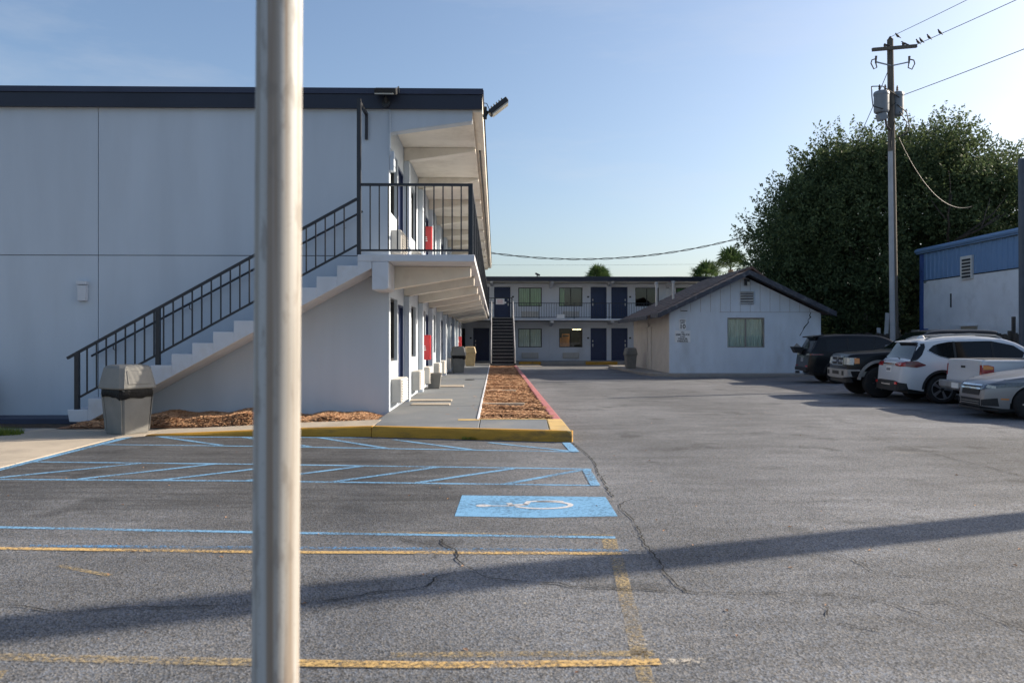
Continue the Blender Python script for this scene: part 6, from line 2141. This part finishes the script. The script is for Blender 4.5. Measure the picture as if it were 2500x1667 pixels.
oak = tag(empty("oak_tree", (20.5, 41, 0)), "large dark spreading oak tree behind house and shed", "tree")
rs1 = random.Random(11)
mb = MB()
tips = []
mb.tube([(20.5, 41, -0.1), (20.6, 41, 1.2), (20.4, 41.1, 2.6)], [0.75, 0.55, 0.5], 12)
for k in range(8):
    a = 2 * PI * k / 8 + 0.3
    limb(mb, (20.45, 41.05, 2.2 + 0.1 * k), (math.cos(a), 0.6 * math.sin(a), 0.55 + 0.1 * (k % 3)), 4.6, 0.26, 2, rs1, tips)
mb.build("trunk", "bark", oak, smooth=True)
blobs = [(15.9, 43.6, 7.0, 2.6, 3.2, 2.6), (17.1, 44, 9.3, 2.4, 3.2, 2.2), (18.6, 44, 11.2, 2.3, 3.0, 2.1), (20.3, 44.3, 9.5, 3.6, 4.2, 3.4), (21.6, 44, 11.6, 2.2, 3.0, 1.9),
         (24.2, 44, 12.2, 2.0, 3.0, 1.9), (24.8, 44, 10.0, 3.4, 3.8, 3.2), (27.3, 44, 10.6, 2.2, 3.0, 1.9), (29.3, 44, 9.0, 2.9, 3.5, 2.7), (17.0, 43.6, 4.6, 2.7, 3.2, 2.5), (20.5, 43.6, 5.2, 4.0, 3.6, 3.3),
         (25.0, 44, 6.0, 4.2, 3.8, 3.6), (29.5, 44.5, 5.2, 3.8, 3.6, 3.4), (14.6, 43.4, 5.2, 1.5, 2.2, 1.5), (18.5, 43, 2.7, 3.0, 2.6, 1.7), (22.5, 43, 2.6, 3.2, 2.6, 1.7), (19.5, 46, 2.2, 4.5, 2.0, 1.8), (25, 46, 2.4, 4.5, 2.0, 2.0)]
blobs = [(b_[0] + (0.55 if b_[0] < 19 else 0.1), b_[1], b_[2] - (0.6 if b_[2] > 8 else 0.1), b_[3] * 0.93, b_[4], b_[5] * 0.93) for b_ in blobs]
blobs = [(b_[0] * 0.932, b_[1] - 3.0, 1.5 + (b_[2] - 1.5) * 0.932, b_[3] * 0.932, b_[4], b_[5] * 0.932) for b_ in blobs]
C1, d1, pk1 = crown_points(blobs, 20000, 13, 0.19, 21, shell=0.42)
C3, _, _ = crown_points([(b_[0], b_[1], b_[2], b_[3] * 0.78, b_[4] * 0.78, b_[5] * 0.78) for b_ in blobs], 1700, 8, 0.3, 77, shell=0.2)
# feathery sprays standing out of the outline
rs2 = np.random.RandomState(5)
sp = []
B_ = np.array(blobs)
for _ in range(1100):
    k = rs2.randint(0, 9) if rs2.rand() < 0.75 else rs2.randint(0, len(blobs))
    d = rs2.normal(size=3)
    d[2] = abs(d[2]) * 0.9
    d /= np.linalg.norm(d)
    base = B_[k, :3] + d * B_[k, 3:6] * 0.97
    L_ = rs2.uniform(0.3, 1.3)
    dirn = d + np.array([0, 0, 0.5])
    dirn /= np.linalg.norm(dirn)
    for t in np.linspace(0, 1, 26):
        sp.append(base + dirn * L_ * t + rs2.normal(size=3) * (0.15 * (1 - t) + 0.025))
leaves_mesh("inner_foliage", C3, 0, 0.20, 78, "oak_leaf", oak, aspect=0.55)
leaves_mesh("crown", np.vstack([C1, np.array(sp)]), 0, 0.078, 31, "oak_leaf", oak, aspect=0.48)

def shrub(x, y, z, rx, rz, n, seed, label):
    o = tag(empty("shrub", (x, y, 0)), label, "shrub")
    C_, _, _ = crown_points([(x, y, z, rx, rx * 0.8, rz)], n, 9, 0.12, seed, shell=0.4)
    leaves_mesh("foliage", C_, 0, 0.07, seed + 1, "shrub_leaf", o)
    MB().tube([(x, y, 0), (x + 0.05, y, z)], [0.05, 0.03], 6).build("stem", "bark", o)
shrub(15.0, 37.6, 1.6, 1.1, 1.1, 260, 70, "olive green shrub behind the fence right of the house")
shrub(18.6, 40.0, 2.4, 0.9, 1.3, 260, 72, "yellowish green shrub between utility pole and shed")
shrub(-9.72, 14.55, 0.5, 0.40, 0.45, 120, 74, "low green shrub at the far left foot of the gable wall")

# cabbage palms behind the rear block
def palm(x, y, h_, n_fr, rad, seed, label, up=0.2):
    o = tag(empty("palm_tree", (x, y, 0)), label, "palm tree")
    MB().tube([(x, y, 0), (x + 0.1, y, h_ * 0.5), (x, y, h_)], [0.24, 0.2, 0.18], 10).build("trunk", "palm_trunk", o, smooth=True)
    rs_ = random.Random(seed)
    mb = MB()
    for k in range(n_fr):
        az = rs_.uniform(0, 2 * PI)
        el = rs_.uniform(-0.45, 1.45) + up * 0.3
        d = Vector((math.cos(az) * math.cos(el), math.sin(az) * math.cos(el), math.sin(el)))
        side_ = d.cross(Vector((0, 0, 1)))
        if side_.length < 0.05:
            side_ = Vector((1, 0, 0))
        side_.normalize()
        upv = side_.cross(d)
        hub = Vector((x, y, h_)) + d * rad * 0.45
        mb.tube([Vector((x, y, h_)), hub], 0.014, 4)
        L_ = rad * rs_.uniform(0.5, 0.65)
        for j in range(15):
            a = math.radians(-105 + 210 * j / 14)
            dl = (d * math.cos(a) + side_ * math.sin(a)).normalized()
            nrm = upv
            wv = dl.cross(nrm).normalized() * (0.045)
            p0, p1, p2 = hub, hub + dl * L_ * 0.55 + nrm * 0.02, hub + dl * L_ + Vector((0, 0, -0.22 * L_ * abs(math.sin(a)) - 0.10))
            mb.add([p0, p1 - wv, p2, p1 + wv], [(0, 1, 2, 3)])
    mb.build("fronds", "palm_leaf", o, recalc=False)
palm(7.75, 60.0, 5.8, 34, 1.55, 1, "leftmost small palm crown rising over the rear motel roof")
palm(15.7, 59.0, 5.9, 36, 1.65, 2, "palm crown over the right end of the rear motel roof", 0.6)
palm(16.35, 55.0, 6.35, 26, 1.8, 3, "taller palm with separate fronds beside the oak tree", 0.9)
# ------------------------------------------------------------------ litter bins
def litter_bin(x, y, z, rz, s, label, body="bin_taupe", lid="bin_lid", bag=True, group="domed litter bins"):
    r_ = tag(empty("litter_bin", (x, y, z), rz), label, "litter bin", group)
    r_.scale = (s, s, s)
    def ring(w, d, zz, ch):
        a, b_ = w / 2, d / 2
        return [(-a + ch, -b_, zz), (a - ch, -b_, zz), (a, -b_ + ch, zz), (a, b_ - ch, zz), (a - ch, b_, zz), (-a + ch, b_, zz), (-a, b_ - ch, zz), (-a, -b_ + ch, zz)]
    def loft(rings):
        vs = [p for r in rings for p in r]
        n = 8
        fs = [tuple(range(n - 1, -1, -1)), tuple(range((len(rings) - 1) * n, len(rings) * n))]
        for i in range(len(rings) - 1):
            for k in range(n):
                fs.append((i * n + k, i * n + (k + 1) % n, (i + 1) * n + (k + 1) % n, (i + 1) * n + k))
        return MB().add(vs, fs)
    loft([ring(.46, .46, 0, .03), ring(.47, .47, .03, .035), ring(.555, .555, .66, .045), ring(.575, .575, .67, .045), ring(.575, .575, .71, .045)]).build("body", body, r_, local=True, bevel=0.008, seg=2)
    # raised corner ribs
    for sx in (-1, 1):
        for sy in (-1, 1):
            MB().bar((sx * .195, sy * .238, .05), (sx * .236, sy * .280, .65), .05, .012, up=(0, 1, 0)).build("rib", body, r_, local=True)
    if bag:
        n = 28
        vs, fs = [], []
        rs_ = random.Random(4)
        for lv, (w, zz) in enumerate(((.585, .73), (.60, .69), (.605, .64), (.585, .60))):
            for k in range(n):
                t = 2 * PI * k / n
                c, s_ = math.cos(t), math.sin(t)
                q = 1 / max(abs(c), abs(s_))
                w2 = w / 2 * (1 + (0.02 * math.sin(k * 2.7) if lv else 0))
                zz2 = zz + (rs_.uniform(-.02, .02) - (.035 * math.sin(t + 2.2) if lv > 1 else 0) if lv else 0)
                vs.append((w2 * min(q, 1.3) * c, w2 * min(q, 1.3) * s_, zz2))
        for i in range(3):
            for k in range(n):
                fs.append((i * n + k, i * n + (k + 1) % n, (i + 1) * n + (k + 1) % n, (i + 1) * n + k))
        MB().add(vs, fs).build("bag", "bag_black", r_, local=True, smooth=True)
    l_ = loft([ring(.60, .60, .715, .05), ring(.65, .65, .725, .055), ring(.65, .65, .745, .055), ring(.53, .55, 1.05, .06), ring(.49, .51, 1.08, .07), ring(.40, .42, 1.10, .08)]).build("lid", lid, r_, local=True, bevel=0.012, seg=2)
    # swing flaps on two sides
    for sx in (-1, 1):
        M_ = Matrix.Translation((sx * .292, 0, .90)) @ Matrix.Rotation(-sx * math.radians(11.5), 4, 'Y')
        MB().obox((sx * .297, 0, .90), (.014, .40, .22), Matrix.Rotation(-sx * math.radians(11.5), 4, 'Y')).build("flap", lid, l_, local=True, bevel=0.006)
    return r_
litter_bin(-5.86, 12.82, 0.015, math.radians(-32), 0.99, "taupe domed litter bin with black bag standing by the stairs")
litter_bin(-1.50, 32.5, ZW, math.radians(4), 0.97, "dark domed litter bin standing alone on the shaded walkway")
litter_bin(-1.28, 40.6, ZW, math.radians(8), 0.90, "yellowish tan litter bin in the sun at the end of the walkway", "bin_tan", "bin_tan", bag=False)
litter_bin(6.42, 37.7, 0.13, math.radians(5), 0.90, "taupe domed litter bin beside the left wall of the gabled house", bag=False)
wb = tag(empty("waste_basket", (-1.68, 22.0, ZW)), "low open taupe waste basket between the air conditioners on the walkway", "basket")
MB().add([(-.15, -.15, 0), (.15, -.15, 0), (.15, .15, 0), (-.15, .15, 0), (-.2, -.2, .42), (.2, -.2, .42), (.2, .2, .42), (-.2, .2, .42), (-.17, -.17, .42), (.17, -.17, .42), (.17, .17, .42), (-.17, .17, .42), (-.13, -.13, .05), (.13, -.13, .05), (.13, .13, .05), (-.13, .13, .05)],
         [(0, 3, 2, 1), (0, 1, 5, 4), (1, 2, 6, 5), (2, 3, 7, 6), (3, 0, 4, 7), (4, 5, 9, 8), (5, 6, 10, 9), (6, 7, 11, 10), (7, 4, 8, 11), (8, 9, 13, 12), (9, 10, 14, 13), (10, 11, 15, 14), (11, 8, 12, 15), (12, 13, 14, 15)]).build("bin", "bin_lid", wb, local=True)
MB().box(-.215, .215, -.215, -.195, .385, .43).build("rim", "bin_lid", wb, local=True)

# ------------------------------------------------------------------ red extinguisher cabinets on the facade
def cabinet(y, z, label, h_=0.66):
    r_ = tag(empty("extinguisher_cabinet", (XA, y, z)), label, "fire cabinet", "red extinguisher cabinets")
    MB().box(.02, .245, -.02, .20, 0, h_).build("case", "red_box", r_, local=True, bevel=0.012, seg=2)
    MB().box(.003, .0195, .02, .16, .1, h_ - .1).build("bracket", "red_box", r_, local=True)
    MB().box(.04, .225, -.027, -.021, .03, h_ - .03).build("door", "red_box", r_, local=True, bevel=0.004)
    for j in range(3):
        MB().box(.07, .125 - .008 * j, -.030, -.0275, .25 + j * .05, .28 + j * .05).build("label_mark", "white_print", r_, local=True)
    return r_
cabinet(21.42, Z1 + .80, "red extinguisher cabinet on the near ground floor pilaster")
cabinet(41.0, Z1 + .95, "small red cabinet far down the ground floor walkway", 0.55)
cabinet(21.9, Z2 + .95, "red extinguisher cabinet on the upper balcony")

# ------------------------------------------------------------------ lamps on the motel block
fl = tag(empty("flood_light", (-2.15, 14.7, 5.95)), "black flood light on the navy roof band above the stairs", "flood light")
MB().obox((-2.0, 14.62, 6.04), (0.40, 0.22, 0.12), Matrix.Rotation(math.radians(20), 4, 'X')).build("head", "lamp_black", fl, bevel=0.01)
MB().obox((-2.02, 14.57, 5.985), (0.34, 0.16, 0.02), Matrix.Rotation(math.radians(20), 4, 'X')).build("lens", "lamp_lens", fl)
MB().tube([(-2.02, 14.70, 5.97), (-2.02, 14.76, 5.88)], 0.03, 8).build("arm", "lamp_black", fl)
MB().lathe([(0.08, -0.03), (0.08, 0.0), (0.06, 0.02)], (-2.02, 14.785, 5.87), 14, axis='y').build("base", "lamp_black", fl)
MB().tube([(-1.82, 14.66, 6.09), (-1.78, 14.72, 6.16), (-1.77, 14.76, 6.05)], 0.012, 6).build("wire", "wire_grey", fl)
f2 = tag(empty("flood_light", (-0.2, 14.9, 5.8)), "black flood light jutting from the right roof corner", "flood light")
Rm = Matrix.Rotation(math.radians(-38), 4, 'Y')
MB().obox((0.06, 14.95, 5.86), (0.42, 0.26, 0.09), Rm).build("head", "lamp_black", f2, bevel=0.01)
MB().obox((0.092, 14.95, 5.815), (0.36, 0.22, 0.03), Rm).build("lens", "lamp_lens", f2)
for j in range(5):
    MB().obox((0.06 - 0.032 * 1.0 + (j - 2) * 0.06 * math.cos(math.radians(38)), 14.95, 5.905 + (j - 2) * 0.06 * math.sin(math.radians(38))), (0.012, 0.24, 0.04), Rm).build("fin", "lamp_black", f2)
MB().tube([(-0.14, 14.95, 5.78), (-0.18, 14.95, 5.70), (-0.235, 14.95, 5.69)], 0.03, 8).build("arm", "lamp_black", f2)
MB().tube([(-0.19, 14.95, 5.63), (-0.19, 14.95, 5.86)], 0.035, 8).build("bracket", "lamp_black", f2)
MB().tube([(-0.1, 14.95, 5.80), (-0.16, 14.93, 5.92), (-0.22, 14.94, 5.93)], 0.008, 5).build("wire", "wire_black", f2)
wlm = tag(empty("wall_lamp", (-7.620, 14.85, 2.180)), "small white box lamp on the gable wall left of the stairs", "wall lamp")
MB().add([(-7.690, 14.80, 2.500), (-7.530, 14.80, 2.500), (-7.545, 14.80, 2.215), (-7.675, 14.80, 2.215), (-7.700, 14.897, 2.510), (-7.520, 14.897, 2.510), (-7.530, 14.897, 2.210), (-7.690, 14.897, 2.210)],
         [(0, 1, 2, 3), (4, 7, 6, 5), (0, 4, 5, 1), (1, 5, 6, 2), (2, 6, 7, 3), (3, 7, 4, 0)]).build("housing", "trim_white", wlm, bevel=0.006)
MB().box(-7.700, -7.520, 14.79, 14.896, 2.512, 2.580).build("cap", "trim_white", wlm, bevel=0.006)
f3 = tag(empty("flood_light", (0.3, 48.0, 5.3)), "small flood light on the rear motel roof edge", "flood light")
MB().obox((2.55, 47.9, 5.42), (0.30, 0.2, 0.10), Matrix.Rotation(math.radians(25), 4, 'Y')).build("head", "lamp_black", f3)
MB().box(2.50, 2.56, 47.96, 48.02, 5.301, 5.40).build("arm", "lamp_black", f3)

# ------------------------------------------------------------------ drain cover on the walkway
dc = tag(MB().lathe([(0.16, 0.0), (0.16, 0.012), (0.13, 0.016)], (-0.85, 26.6, ZW), 18).build("drain_cover", "frame_dark"), "small dark round cover in the middle of the walkway", "drain cover")

# ------------------------------------------------------------------ the near lamp pole
PXB, PYB = -0.557, 2.03
P_ = tag(empty("lamp_pole", (PXB, PYB, 0)), "thick beige metal pole standing close in front of everything", "pole")
def plean(z):
    return PXB + (z - 0.6) * 0.0062
MB().tube([(plean(z), PYB, z) for z in (0.0, 0.6, 1.2, 1.8, 2.4, 3.2, 4.5, 6.0)], [0.0585, 0.058, 0.0577, 0.0574, 0.057, 0.0566, 0.056, 0.055], 48).build("shaft", "lamp_pole", P_, smooth=True)
MB().box(plean(0) - 0.14, plean(0) + 0.14, PYB - 0.14, PYB + 0.14, 0.0155, 0.035).build("base_plate", "steel_grey", P_, bevel=0.004)
for sx in (-1, 1):
    for sy in (-1, 1):
        MB().lathe([(0.016, 0.036), (0.016, 0.07), (0.008, 0.09)], (plean(0) + sx * 0.11, PYB + sy * 0.11, 0), 8).build("bolt", "steel_grey", P_)
